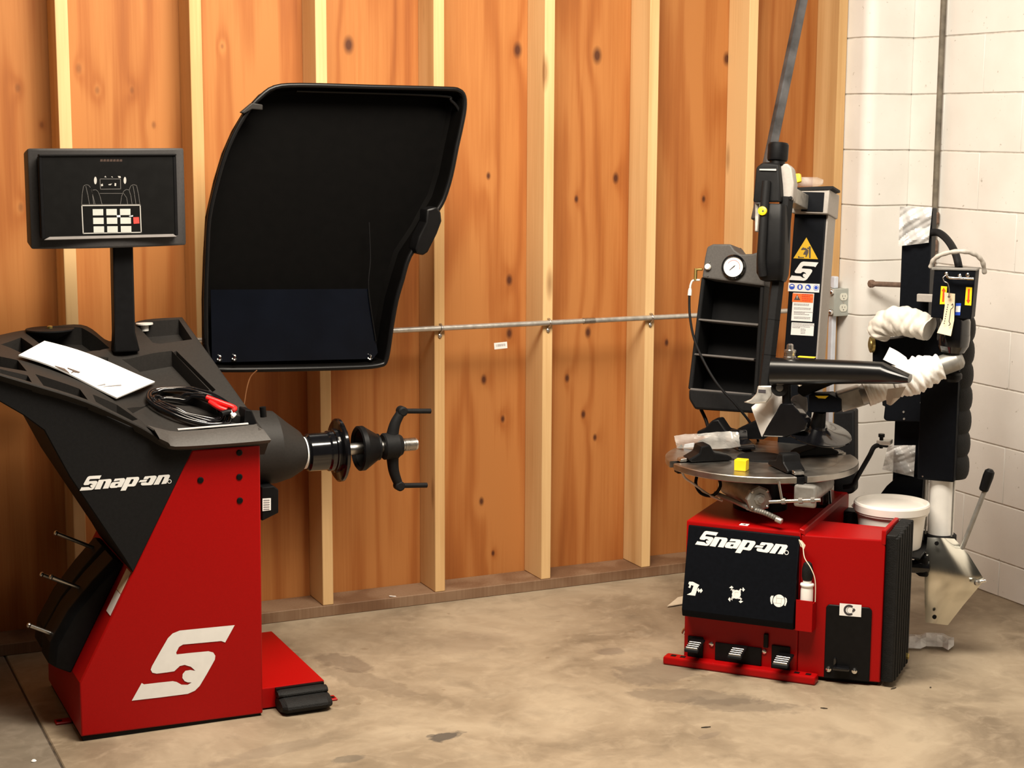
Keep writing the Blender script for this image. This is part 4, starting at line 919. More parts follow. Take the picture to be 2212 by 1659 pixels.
# lower black cover on the side box
def SBl(px, py): return SB.lat(px, py, y=-.0005)
a_, b_, c_ = SBl(1785,1305), SBl(1884,1312), SBl(1780,1470)
mk = MB(); xl, xr, zt, zb = a_.x, b_.x, (a_.z+b_.z)/2, .014
mk.ngon_extrude([SB.w(x, -.006, z) for x, z in ((xl,zb),(xr,zb),(xr,zt-.008),(xr-.008,zt),(xl+.008,zt),(xl,zt-.008))], SB.a[1]*.0065); mk.bevel(.002,1); lc = mk.build('lower_cover', 'black_plastic', R)
a_, b_ = SB.lat(1814,1303,y=-.0068), SB.lat(1860,1333,y=-.0068)
lb = label(SB, (a_.x, -.0068, b_.z), b_.x-a_.x, a_.z-b_.z, 'paper', 'badge', lc)
mk = MB(); cxx, czz = (a_.x*.55+b_.x*.45), (a_.z+b_.z)/2
def ringp(mk, fr, cx_, cz_, ro, ri, y, a0=0, a1=2*math.pi, n=26):
    for k in range(n):
        t0, t1 = a0+(a1-a0)*k/n, a0+(a1-a0)*(k+1)/n
        mk.poly([fr.w(cx_+ro*math.cos(t0), y, cz_+ro*math.sin(t0)), fr.w(cx_+ro*math.cos(t1), y, cz_+ro*math.sin(t1)), fr.w(cx_+ri*math.cos(t1), y, cz_+ri*math.sin(t1)), fr.w(cx_+ri*math.cos(t0), y, cz_+ri*math.sin(t0))])
ringp(mk, SB, cxx, czz, .0165, .0105, -.0079, math.radians(50), math.radians(310))
mk.flat([SB.w(cxx+x, -.0079, czz+z) for x, z in ((.008,-.004),(.014,-.004),(.018,.002),(.014,.007),(.010,.004))]); mk.build('badge_mark', 'dark_print', lc)
mk = MB(); ringp(mk, SB, cxx+.003, czz, .0105, .009, -.0079); mk.build('badge_circle', 'text_grey', lc)
for px, py in ((1790,1445),(1846,1449)):
    disc('bolt', 'chrome', SB.at(px, py, y=-.006), -SB.a[1], [(0,.009),(.005,.008),(.008,.003)], lc, 14)
q = SB.lat(1817,1444,y=-.02); bx('cover_step', 'black_gloss', SB, (q.x-.024, -.030, q.z-.006), (q.x+.024, -.006, q.z+.004), .003, lc); bx('cover_step_post', 'black_gloss', SB, (q.x-.024, -.012, q.z+.004), (q.x-.016, -.006, q.z+.028), .002, lc)
# bottle pocket between cabinet and box
zp0, zp1 = T.lat(1735,1305,y=.03).z, T.lat(1750,1230,y=.03).z
pk = MB(); pc = T.lat(1749,1330,y=.012)
pk.box(T, (.4125, -.004, pc.z-.045), (.462, .000, pc.z+.048)); pk.box(T, (.4125,.0,pc.z-.045), (.4155,.044,pc.z+.040)); pk.box(T, (.459,.0,pc.z-.045), (.462,.046,pc.z+.040)); pk.box(T, (.4125,.0,pc.z-.047), (.462,.046,pc.z-.044)); pk.build('bottle_pocket', 'red_paint', R)
mk = MB(); tt = [T.at(1726,1166,y=.028), T.at(1734,1180,y=.018), T.at(1738,1205,y=.002), T.at(1752,1228,y=-.008), T.at(1761,1255,y=-.010), T.at(1761,1300,y=-.008)]; mk.tube(tt, .0014, 6, 6); tg_c = mk.build('tag_cord', 'cardboard', R)
mk = MB(); mk.extrude(pp(T, [(1725,1166),(1732,1168),(1740,1178),(1737,1186),(1729,1180)], y=.027), TV*.001); mk.build('tag_clip', 'cardboard', R)
# ------------------------------------------------------------------ turntable
ZD = .61; DC = (.2075, .31); DR = .30
P = T.lat(1732, 1030, z=ZD); th = math.atan2(P.y-DC[1], P.x-DC[0])
mk = MB(); mk.lathe(T.w(DC[0], DC[1], ZD-.020), (0,0,1), [(0,DR-.002),(.002,DR),(.018,DR),(.020,DR-.002)], 96); dso = mk.build('turntable', 'steel_plate', R)
ct = MB()
def polar(r, a): return (DC[0]+r*math.cos(a), DC[1]+r*math.sin(a))
for k in range(4):
    a = th+k*math.pi/2; n_ = (-math.sin(a), math.cos(a)); p0, p1 = polar(.09, a), polar(.33, a)
    ct.ngon_extrude([T.w(p[0]+n_[0]*s_, p[1]+n_[1]*s_, ZD-.05) for p, s_ in ((p0,-.017),(p1,-.017),(p1,.017),(p0,.017))], (0,0,.1))
cme = ct.mesh('cutter', 'steel_plate', wm(R).inverted()); co = bpy.data.objects.new('cutter', cme); COL.objects.link(co); co.parent = R
md = dso.modifiers.new('slots', 'BOOLEAN'); md.operation = 'DIFFERENCE'; md.object = co; md.solver = 'EXACT'
bpy.context.view_layer.update(); dg = bpy.context.evaluated_depsgraph_get(); nm = bpy.data.meshes.new_from_object(dso.evaluated_get(dg)); dso.modifiers.clear()
if len(nm.polygons) > 50: dso.data = nm
for p in dso.data.polygons: p.use_smooth = True
dso.data.set_sharp_from_angle(angle=math.radians(30)); bpy.data.objects.remove(co)
mk = MB(); rc = .14
for a0 in (0.45, 1.35, 3.9):
    for k in range(14):
        t0, t1 = th+a0+.9*k/14, th+a0+.9*(k+1)/14
        mk.poly([T.w(*polar(.235, t0), ZD+.0005), T.w(*polar(.235, t1), ZD+.0005), T.w(*polar(.2365, t1), ZD+.0005), T.w(*polar(.2365, t0), ZD+.0005)])
mk.build('engraved_line', 'steel', dso)
for k in range(4):
    a = th+k*math.pi/2; JF = Fr(T.w(DC[0], DC[1], ZD), TU*math.cos(a)+TV*math.sin(a), -TU*math.sin(a)+TV*math.cos(a), (0,0,1))
    bx('slide', 'black_plastic', JF, (.06,-.0165,-.034), (.285,.0165,-.004), .003)
    r0 = (.175, .17, .17, .17)[k]
    mk = MB(); mk.ngon_extrude([JF.w(x, -.030, z) for x, z in ((r0-.06,.002),(r0+.075,.002),(r0+.085,.012),(r0+.05,.030),(r0+.045,.052),(r0+.015,.056),(r0,.030),(r0-.045,.020),(r0-.06,.012))], JF.a[1]*.060); mk.bevel(.005, 2); jw = mk.build('jaw', 'black_gloss' if k == 2 else 'black_plastic', R)
    mk = MB(); mk.ngon_extrude([JF.w(x, -.016, z) for x, z in ((r0+.085,.002),(r0+.108,.002),(r0+.104,.012),(r0+.084,.014))], JF.a[1]*.032); mk.bevel(.002,1); mk.build('jaw_tip', 'steel', jw)
disc('center_cap', 'dark_plastic', T.w(*DC, ZD-.001), (0,0,1), [(0,.075),(.004,.075),(.006,.070),(.006,.03)], n=32)
disc('hub', 'black_plastic', T.w(*DC, ZT-.002), (0,0,1), [(0,.085),(.03,.085),(.035,.06),(.10,.06),(.135,.09),(.138,.09)], n=32)
# actuators under the table
zu = .545
c1 = T.lat(1640,1078,y=.06); c1w = T.w(c1.x, .06, c1.z); ax1 = (T.at(1555,1036,y=.30)-c1w).normalized()
disc('actuator_cylinder', 'dull_alloy', c1w+ax1*.012, ax1, [(0,.034),(.22,.034)], n=28)
e1 = MB(); e1.lathe(c1w+ax1*.014, -ax1, [(0,.040),(.014,.040),(.018,.034),(.020,.020),(.024,.018),(.026,.012),(.030,.010)], 8); cap1 = e1.build('cylinder_cap', 'dull_alloy', R)
for k in range(4):
    e = ax1.cross(V((0,0,1))).normalized(); f = e.cross(ax1)
    a = math.pi/4+k*math.pi/2; disc('cap_bolt', 'steel', c1w+e*.034*math.cos(a)+f*.034*math.sin(a), -ax1, [(0,.005),(.006,.005),(.008,.002)], cap1, 8)
c2 = T.lat(1738,1073,y=.06); c2w = T.w(c2.x,.06,c2.z)
mk = MB(); mk.box(Fr(c2w, TU, TV, (0,0,1)), (-.034,0,-.034), (.034,.016,.034)); mk.bevel(.008,2); cap2 = mk.build('cylinder_cap', 'dull_alloy', R)
disc('actuator_cylinder', 'dull_alloy', c2w+TV*.016, TV, [(0,.032),(.22,.032)], n=28)
mk = MB(); ra, rb = T.at(1662,1084,y=.03), T.at(1772,1080,y=.03); mk.cyl(ra, rb, .0055, n=12); tie = mk.build('tie_rod', 'steel', R)
for f in (.28,.62,.86):
    p = ra.lerp(rb, f); mk = MB(); mk.lathe(p-(rb-ra).normalized()*.006, rb-ra, [(0,.009),(.012,.009)], 6); mk.build('rod_nut', 'dull_alloy', tie)
mk = MB(); mk.tube([T.at(1682,1040,y=.03), T.at(1690,1084,y=.03)], .004, 8, 1); mk.build('rod_link', 'steel', R)
mk = MB(); hp = [T.at(1545,1066,y=.14), T.at(1580,1080,y=.10), T.at(1620,1098,y=.06), T.at(1652,1108,y=.045), T.at(1682,1122,y=.035)]
hs = smooth(hp, 40); mk.tube(hs, lambda t: .0075+(.0012*math.sin(t*420) if t > .45 else 0), 10, 1); mk.build('spring_hose', 'dull_alloy', R)
mk = MB(); p = T.at(1683,1124,y=.035); mk.lathe(p, (hp[-1]-hp[-2]), [(-.01,.009),(.008,.009),(.010,.006)], 10); mk.build('hose_fitting', 'galvanised', R)
for pts, r in (([(1508,1020,.16),(1503,1045,.13),(1515,1066,.12),(1540,1070,.12),(1556,1050,.12),(1550,1025,.14)], .005), ([(1470,1005,.10),(1478,1030,.10),(1498,1045,.12),(1530,1068,.12),(1560,1082,.10)], .0035)):
    mk = MB(); mk.tube([T.at(a_, b_, y=c_) for a_, b_, c_ in pts], r, 8, 6); mk.build('air_line', 'black_plastic' if r > .004 else 'foam', R)
mk = MB(); q = T.at(1720,1115,y=.10); 
disc('rotary_union', 'black_gloss', T.w(.36,.42,ZT), (0,0,1), [(0,.05),(.05,.045),(.07,.03),(.11,.03)], n=24)
# ------------------------------------------------------------------ tilting column (leans back)
tl_ = math.radians(10.0); CZ = (V((0,0,1))*math.cos(tl_)+TV*math.sin(tl_)); CY = (TV*math.cos(tl_)-V((0,0,1))*math.sin(tl_))
C = Fr(T.w(0, .56, ZT), TU, CY, CZ)
a_, b_, d_ = C.lat(1716,455,y=0), C.lat(1785,462,y=0), C.lat(1694,760,y=0)
cl, cr, ctop = (a_.x+d_.x)/2, b_.x, C.lat(1750,462,y=0).z
col = bx('column', 'black_panel', C, (cl, 0, -.05), (cr, .11, ctop), .004)
bx('column_side', 'grey_paint', C, (cr+.0002, .002, -.04), (cr+.006, .108, ctop+.0), .001)
bx('column_hinge', 'red_paint', T, (cl-.02, .56, ZT-.01), (cr+.02, .66, ZT+.05), .006)
# head of the column: sleeve and sliding arm
tz = C.lat(1745,408,y=-.02).z
mk = MB(); mk.box(C, (cl-.004, -.03, ctop-.002), (cr+.012, .115, tz)); mk.bevel(.004,2); head = mk.build('column_head', 'grey_paint', R)
bx('head_window', 'black_panel', C, (cl+.03, -.0335, ctop+.004), (cr-.004, -.0295, tz-.012), .001, head)
plate('head_cap', 'dark_plastic', C, [(1712,405),(1788,402),(1800,402),(1800,407),(1788,410),(1714,412)], .10, .002, head, y=-.034)
pa = C.lat(1655,420,y=-.36)
bx('slide_arm', 'galvanised', C, (cl+.004, -.36, ctop+.010), (cl+.052, -.03, tz-.022), .003)
# mounting head: housing, knob, post, cover
hx = C.lat(1660,420,y=-.36).x
def H(px, py, y=-.40): return C.at(px, py, y=y)
mk = MB(); mk.loft([[C.at(px, py, y=y_) for px, py in q] for y_, q in ((-.405, [(1627,437),(1634,362),(1648,352),(1682,355),(1686,437)]), (-.34, [(1627,437),(1634,362),(1648,350),(1690,350),(1700,437)]))]); mk.bevel(.006,2); hous = mk.build('tool_housing', 'dark_plastic', R)
plate('housing_side', 'grey_paint', C, [(1684,437),(1683,356),(1700,352),(1710,362),(1715,395),(1712,432),(1704,437)], .05, .006, hous, y=-.37)
disc('housing_pin', 'black_plastic', C.at(1708,428,y=-.371), -CY, [(0,.006),(.006,.005)], hous, 12)
q = C.at(1679,350,y=-.36)
disc('top_knob', 'black_plastic', q-CZ*.01, CZ, [(0,.024),(.012,.024),(.014,.030),(.020,.032),(.062,.032),(.068,.029),(.069,.015)], n=28)
mk = MB(); mk.extrude([H(*p, -.408) for p in ((1641,365),(1677,365),(1677,369),(1641,368))], -CY*.002); mk.build('housing_edge', 'grey_print', hous)
hp0, hp1 = C.at(1680,600,y=-.36), C.at(1653,838,y=-.36)
mk = MB(); d = (hp0-hp1).normalized(); mk.loft([mk.ring(hp1, d, .022, 6, TU), mk.ring(hp0+d*.25, d, .022, 6, TU)]); mk.bevel(.001,1); hexp = mk.build('hex_post', 'dark_plastic', R)
for f in (.30,.62):
    p = hp1.lerp(hp0, f); mk = MB(); mk.lathe(p-d*.001, d, [(0,.0228),(.002,.0228)], 6, TU); mk.build('post_ring', 'black_plastic', hexp)
# grip cover around the post
mk = MB(); 
def gl(z_px, x0_, x1_, y0_, y1_):
    A_, B_ = C.lat(x0_, z_px, y=-.40), C.lat(x1_, z_px, y=-.40); zz = (A_.z+B_.z)/2
    return [C.w(A_.x, y0_, zz), C.w(A_.x+.012, y0_-.012, zz), C.w(B_.x-.012, y0_-.012, zz), C.w(B_.x, y0_, zz), C.w(B_.x, y1_, zz), C.w(A_.x, y1_, zz)]
mk.loft([gl(440,1642,1697,-.40,-.33), gl(475,1640,1697,-.405,-.33), gl(560,1634,1695,-.405,-.33), gl(590,1633,1692,-.40,-.33), gl(606,1640,1688,-.39,-.34)]); mk.bevel(.006,2); grip = mk.build('grip_cover', 'black_plastic', R)
mk = MB(); mk.tube([C.at(1656,392,y=-.412), C.at(1652,440,y=-.418), C.at(1648,500,y=-.424), C.at(1645,560,y=-.424), C.at(1648,596,y=-.414)], .0135, 12, 5); mk.build('trigger_grip', 'dark_plastic', grip)
disc('yellow_button', 'yellow', C.at(1648,456,y=-.432), -CY, [(0,.0135),(.008,.0135),(.010,.008)], n=20)
disc('button_hole', 'dark_print', C.at(1648,456,y=-.4423), -CY, [(0,.003),(.0006,.003)], n=10)
plate('inner_rod', 'galvanised', C, [(1631,440),(1640,440),(1637,500),(1630,500)], .02, .002, None, y=-.35)
# yellow strip and cylinder beside the column
plate('yellow_strip', 'sign_yellow', C, [(1699,464),(1706,464),(1704,518),(1696,518)], .02, .001, None, y=-.012)
plate('strip_bracket', 'black_panel', C, [(1697,519),(1704,519),(1702,546),(1694,546)], .02, .001, None, y=-.012)
disc('wrapped_bar_end', 'clear_film', C.at(1712,393,y=.0), (C.at(1762,393,y=.03)-C.at(1712,393,y=.0)), [(0,.010),(.01,.016),(.08,.016),(.10,.008)], n=16)
plate('yellow_cap', 'yellow', C, [(1714,375),(1728,374),(1730,392),(1714,396)], .02, .004, None, y=-.03)
# duck head
mk = MB(); mk.loft([[C.at(px, py, y=y_) for px, py in ((1637,833),(1668,833),(1668,854),(1655,870),(1625,873),(1606,869),(1622,862),(1634,850))] for y_ in (-.385,-.345)]); mk.bevel(.004,2); dh = mk.build('duck_head', 'galvanised', R)
plate('head_slot', 'dark_print', C, [(1638,841),(1654,842),(1654,849),(1638,848)], .001, 0, dh, y=-.3862)
# ---- labels on the column
def CLp(px, py): return C.lat(px, py, y=-.0004)
YL = -.0008
mk = MB(); tri = [CLp(1742,513), CLp(1714,558), CLp(1767,560)]; mk.extrude([C.w(p.x, -.0004, p.z) for p in tri], -CY*.0006); wl = mk.build('warning_triangle', 'sign_yellow', col)
def cpoly(pts, o=(1690,500), s=13.83, y=-.0013): return [C.w(q.x, y, q.z) for q in (C.lat(o[0]+a/s, o[1]+b_/s, y=-.001) for a, b_ in pts)]
mk = MB()
for q in ([(790,445),(850,445),(845,800),(800,800)],[(470,735),(510,735),(512,765),(650,765),(650,795),(470,795)],[(650,490),(690,490),(780,560),(775,650),(700,700),(620,690),(660,600),(700,570),(640,550),(570,560),(560,530),(620,470)],[(700,690),(770,660),(715,770),(690,770)],[(740,480),(800,485),(790,530),(745,520)]): mk.flat(cpoly(q))
mk.build('pictogram', 'brown_print', wl)
a_, b_ = C.lat(1704,604.5,y=-.001), C.lat(1768,567,y=-.001)
mk = MB(); mk.flat([C.w(a_.x+(b_.x-a_.x)*x, -.0011, a_.z+(b_.z-a_.z)*z) for x, z in S_U]); mk.build('logo', 'white_print', col)
def clab(px0, py0, px1, py1, mat, name, y=-.0004):
    pm = (px0+px1)/2; A_, B_ = C.lat(px0, py0, y=y), C.lat(px1, py1, y=y); A_.z, B_.z = C.lat(pm, py0, y=y).z, C.lat(pm, py1, y=y).z; return label(C, (A_.x, y, min(A_.z,B_.z)), B_.x-A_.x, abs(A_.z-B_.z), mat, name, col), A_, B_
lb, A_, B_ = clab(1702,630.5,1771,612, 'paper', 'safety_strip')
for k in range(4):
    q = C.lat(1710.7+17.4*k, 619.3+.75*k, y=-.0012); mk = MB(); mk.flat([C.w(q.x+.0095*math.cos(a), -.0013, q.z+.0095*math.sin(a)) for a in [2*math.pi*i/24 for i in range(24)]]); bd = mk.build('safety_symbol', 'blue', lb)
    mk = MB()
    sh_ = ([(-.006,.001),(.006,.001),(.004,.006),(-.004,.006)], [(-.003,-.006),(.003,-.006),(.004,.005),(-.002,.007),(-.004,.002)], [(-.006,-.004),(.006,-.004),(.003,.0),(-.001,.005),(-.006,.004)], None)[k]
    if sh_: mk.flat([C.w(q.x+x, -.0018, q.z+z) for x, z in sh_])
    else: ringp(mk, C, q.x, q.z, .008, .006, -.0018)
    mk.build('symbol_shape', 'paper', lb)
lb, A_, B_ = clab(1709,694,1759,633, 'paper', 'warning_label')
hA, hB = C.lat(1711,652,y=-.0012), C.lat(1757.5,634,y=-.0012); hA.z, hB.z = C.lat(1734,653,y=-.0012).z, C.lat(1734,634.5,y=-.0012).z; label(C, (hA.x, -.0012, hA.z), hB.x-hA.x, hB.z-hA.z, 'orange', 'orange_band', lb)
mk = MB(); mk.flat([C.w(*(lambda q: (q.x, -.0024, q.z))(C.lat(px, py, y=-.0012))) for px, py in ((1722,636),(1715,648),(1729,648.5))]); mk.build('alert_triangle', 'brown_print', lb)
mk = MB(); mk.flat([C.w(*(lambda q: (q.x, -.0030, q.z))(C.lat(px, py, y=-.0012))) for px, py in ((1721.3,639),(1722.9,639),(1722.5,645),(1721.6,645))]); mk.build('alert_mark', 'paper', lb)
mk = MB()
for r_ in range(4):
    x = 1732.5
    while x < 1754-(r_ % 2)*3:
        w_ = random.uniform(2, 5); ps = [C.lat(px, py, y=-.0012) for px, py in ((x, 634.5+4.4*r_+.05*(x-1732)), (x+w_, 634.5+4.4*r_+.05*(x-1732)), (x+w_, 637+4.4*r_+.05*(x-1732)), (x, 637+4.4*r_+.05*(x-1732)))]
        mk.flat([C.w(p.x, -.0024, p.z) for p in ps]); x += w_+.8
mk.build('band_text', 'arrow_red', lb)
def textrows(par, rows, x0, x1):
    mk = MB()
    for (yy, xa_, xb_) in rows:
        x = xa_
        while x < xb_:
            w_ = random.uniform(1.5, 4.5); sl = .045*(x-xa_)
            ps = [C.lat(px, py, y=-.0012) for px, py in ((x, yy+sl), (x+w_, yy+sl), (x+w_, yy+1.1+sl), (x, yy+1.1+sl))]
            mk.flat([C.w(p.x, -.0016, p.z) for p in ps]); x += w_+.6
    mk.build('print_lines', 'text_grey', par)
textrows(lb, [(655.5,1715,1745),(658,1715,1745),(664.2,1715,1752),(666.8,1715,1748),(672.6,1715,1754),(675,1715,1738),(678,1715,1745),(684,1715,1748),(686.6,1715,1748)], 0, 0)
lb, A_, B_ = clab(1708,724.5,1759,697.5, 'paper', 'data_label')
textrows(lb, [(698.2,1711.5,1757),(701.2,1711.5,1757),(704.5,1711.5,1750),(707,1711.5,1724),(710,1729.5,1739),(713,1729.5,1739),(716.4,1729.5,1739),(719.6,1729.5,1739)], 0, 0)
# ------------------------------------------------------------------ shelf unit with pressure gauge
YS2 = -.02
def Sp(px, py, y=YS2): return C.lat(px, py, y=y)
sl_, sr_ = Sp(1521,560), Sp(1650,560)
outl = [(1522,556),(1527,533),(1540,527),(1578,527),(1587,540),(1600,549),(1625,548),(1650,540),(1655,560),(1640,893),(1500,884),(1487,860),(1486,812)]
# carcass: back, sides, top block, three shelves
bk_ = [Sp(*p, y=YS2) for p in outl]
mk = MB(); mk.extrude([C.w(p.x, .10, p.z) for p in bk_], CY*.008); sh_o = mk.build('shelf_unit', 'black_plastic', R)
mk = MB(); mk.extrude(pp(C, [(1522,556),(1527,533),(1540,527),(1578,527),(1587,540),(1600,549),(1625,548),(1650,540),(1655,560),(1651,618),(1516,600)], y=-.035), CY*.14); mk.bevel(.006,2); mk.build('gauge_housing', 'shelf_face', sh_o)
mk = MB(); mk.extrude(pp(C, [(1487,840),(1642,852),(1640,893),(1500,884),(1487,862)], y=-.03), CY*.135); mk.bevel(.008,2); mk.build('shelf_base', 'dark_plastic', sh_o)
mk = MB(); mk.extrude(pp(C, [(1515,598),(1523,601),(1495,842),(1486,840)], y=-.025), CY*.13); mk.bevel(.003,1); mk.build('shelf_side', 'dark_plastic', sh_o)
mk = MB(); mk.extrude(pp(C, [(1642,614),(1651,616),(1636,852),(1627,850)], y=-.025), CY*.13); mk.bevel(.003,1); mk.build('shelf_side', 'dark_plastic', sh_o)
for q in ([(1509,688),(1638,699),(1637,704),(1508,692)], [(1500,763),(1629,774),(1628,779),(1499,767)], [(1491,838),(1624,850),(1623,855),(1490,843)]):
    mk = MB(); mk.extrude(pp(C, q, y=-.028), CY*.13); mk.bevel(.0015,1); mk.build('shelf', 'lip_grey', sh_o)  # paler than the shelf sides: front edge highlight put into the colour
# gauge
g = C.at(1586,577,y=-.0355)
disc('gauge_bezel', 'black_gloss', g, -CY, [(0,.041),(.010,.041),(.014,.037),(.014,.034),(.010,.033)], sh_o, 36, cap=False)
gd = disc('gauge_dial', 'paper', g, -CY, [(0,.0345),(.009,.0345)], sh_o, 36)
GF = Fr(g-CY*.0095, TU, CY, CZ); mk = MB(); ringp(mk, GF, 0, 0, .0225, .0212, 0, math.radians(-20), math.radians(150)); mk.build('dial_scale', 'key_red', gd)
mk = MB(); mk.flat([GF.w(x, -.0006, z) for x, z in ((-.013,-.011),(-.012,-.0125),(.004,.001),(.0065,.007),(.001,.003))]); mk.build('needle', 'dark_print', gd)
disc('inflate_knob', 'white_plastic', C.at(1530,577,y=-.036), -CY, [(0,.010),(.008,.011),(.014,.008)], sh_o, 16)
for px, py in ((1533,566),(1529,596)): disc('screw', 'steel', C.at(px, py, y=-.036), -CY, [(0,.003),(.002,.002)], sh_o, 8)
# fittings and air hose on the left side of the shelf
mk = MB(); mk.tube([C.at(1517,582,y=0), C.at(1508,582,y=0), C.at(1502,583,y=0)], .0045, 8, 3); mk.tube([C.at(1503,580,y=0), C.at(1502,606,y=0)], .0055, 8, 1); mk.build('brass_fitting', 'brass', sh_o)
mk = MB(); mk.tube([C.at(1512,605,y=0), C.at(1497,606,y=0), C.at(1492,615,y=0), C.at(1491,622,y=0)], .0035, 8, 5); mk.lathe(C.at(1490,634,y=0), CZ, [(-.007,.007),(.010,.0065),(.018,.0045)], 10); mk.build('hose_elbow', 'white_plastic', sh_o)
mk = MB(); mk.tube([C.at(1489,636,y=0), C.at(1490,680,y=-.01), C.at(1499,730,y=-.05), C.at(1520,780,y=-.09), C.at(1550,830,y=-.10), C.at(1590,875,y=-.08), C.at(1625,920,y=-.04), C.at(1640,960,y=.0)], .0042, 8, 6); mk.build('air_hose', 'dark_plastic', sh_o)
# bracket and spare jaw cover below the shelf
mk = MB(); mk.tube([C.at(1514,884,y=.02), C.at(1524,905,y=.02), C.at(1530,925,y=.0)], .006, 8, 3); mk.build('shelf_bracket', 'black_plastic', R)
mk = MB(); mk.extrude(pp(T, [(1505,932),(1520,927),(1538,908),(1552,906),(1568,930),(1590,935),(1590,944),(1505,942)], y=.47), TV*.06); mk.bevel(.005,2); mk.build('rear_jaw_cover', 'black_plastic', R)
mk = MB(); mk.extrude(pp(T, [(1590,928),(1640,905),(1650,950),(1590,948)], y=.5), TV*.06); mk.bevel(.004,2); mk.build('column_skirt', 'black_plastic', R)

# ------------------------------------------------------------------ bead press arms over the turntable
def tp(px, py, v): return T.at(px, py, y=v)
mk = MB(); secs = []
for px, yt, yb, v_ in ((1668,772,832,.225),(1750,775,831,.222),(1850,779,829,.218),(1905,782,829,.215),(1940,797,829,.213),(1966,809,826,.212)):
    A_, B_ = T.lat(px, yt, y=v_), T.lat(px, yb, y=v_); c = (A_+B_)/2; h = (A_.z-B_.z)/2
    secs.append([T.w(c.x, v_+.034*math.cos(a), c.z+h*math.copysign(abs(math.sin(a))**.75, math.sin(a))) for a in [2*math.pi*k/24 for k in range(24)]])
mk.loft(secs); mk.build('press_arm', 'black_satin', R)
p = tp(1706,773,.225); mk = MB(); mk.lathe(p-V((0,0,.004)), (0,0,1), [(0,.019),(.008,.019),(.009,.016),(.020,.016),(.021,.018),(.028,.018),(.030,.011),(.044,.010),(.047,.006)], 18); mk.build('arm_bolt', 'steel', R)
bx('arm_sticker', 'yellow', Fr(tp(1740,772,.222), TU, TV, (0,0,1)), (-.022,-.012,.0), (.030,.010,.0025), .001)
# vertical rod and triangular press foot
mk = MB(); r0, r1 = tp(1699,828,.25), tp(1699,880,.25); mk.cyl(r0, r1, .0135, n=18); mk.build('press_rod', 'black_plastic', R)
mk = MB(); mk.extrude(pp(T, [(1686,872),(1712,872),(1744,912),(1740,930),(1700,945),(1668,944),(1646,943),(1655,925)], y=.215), TV*.05); mk.bevel(.004,2); mk.build('press_foot', 'black_gloss', R)
mk = MB(); q = tp(1684,838,.24); mk.lathe(q, (q-CP)*-1, [(-.012,.026),(.012,.026),(.014,.020),(.016,.006)], 22); pw = mk.build('press_wheel', 'rubber', R)
mk = MB(); mk.lathe(q+((CP-q).normalized()*.0145), (CP-q), [(0,.012),(.003,.011),(.004,.004)], 16); mk.build('wheel_hub', 'steel', pw)
mk = MB(); mk.extrude(pp(T, [(1724,822),(1790,822),(1800,830),(1735,858),(1722,848)], y=.27), TV*.04); mk.bevel(.004,2); mk.build('link_arm', 'black_plastic', R)
disc('link_bolt', 'steel', tp(1728,828,.262), -TV, [(0,.009),(.006,.009),(.008,.004)], n=8)
# roller head: block, square tube, tilted disc
mk = MB(); mk.extrude(pp(T, [(1747,853),(1790,851),(1816,863),(1816,888),(1808,891),(1747,891)], y=.25), TV*.06); mk.bevel(.003,2); blk = mk.build('roller_block', 'black_panel', R)
mk = MB(); mk.extrude([tp(px, py, .2495) for px, py in ((1761,855),(1790,855),(1783,861),(1768,860))], -TV*.0008); mk.build('block_sticker', 'yellow', blk)
mk = MB(); a_, b_ = tp(1812,868,.29), tp(1862,852,.31); d_ = (b_-a_).normalized(); e_ = d_.cross(V((0,0,1))).normalized(); f_ = e_.cross(d_)
mk.loft([[p+e_*x+f_*z for x, z in ((-.030,-.030),(.030,-.030),(.030,.030),(-.030,.030))] for p in (a_, b_)]); mk.bevel(.005,2); mk.build('square_tube', 'dull_alloy', R)
mk = MB(); mk.cyl(tp(1772,888,.28), tp(1764,932,.30), .018, .026, 18); mk.build('roller_stem', 'black_plastic', R)
dn = (V((0,0,1)) - TV*.17 + TU*.22).normalized()
dc_ = tp(1766,932,.30); mk = MB(); mk.lathe(dc_-dn*.012, dn, [(0,.07),(.004,.100),(.009,.106),(.012,.105),(.017,.05),(.026,.028),(.034,.026)], 40); mk.build('roller_disc', 'black_gloss', R)
# ------------------------------------------------------------------ assist tower on the right
VP = .60
pl, pr_ = T.lat(1937,700,y=VP).x, T.lat(2003,700,y=VP).x
ptop = T.lat(1975,450,y=VP).z
bx('assist_post', 'black_panel', T, (pl+.006, VP, .31), (pr_+.002, VP+.075, ptop), .004)
plate('post_gusset', 'black_panel', T, [(1880,1096),(1915,1050),(1938,1030),(1995,1030),(1990,1100),(1985,1185),(1880,1185)], .05, .003, None, y=VP-.02)
bx('post_mount', 'black_panel', T, (.405, VP-.01, .32), (pr_+.002, VP+.055, .40), .004)
bx('post_rail', 'dull_alloy', T, (pr_+.003, VP+.005, .36), (pr_+.016, VP+.06, T.lat(1990,950,y=VP).z), .002)
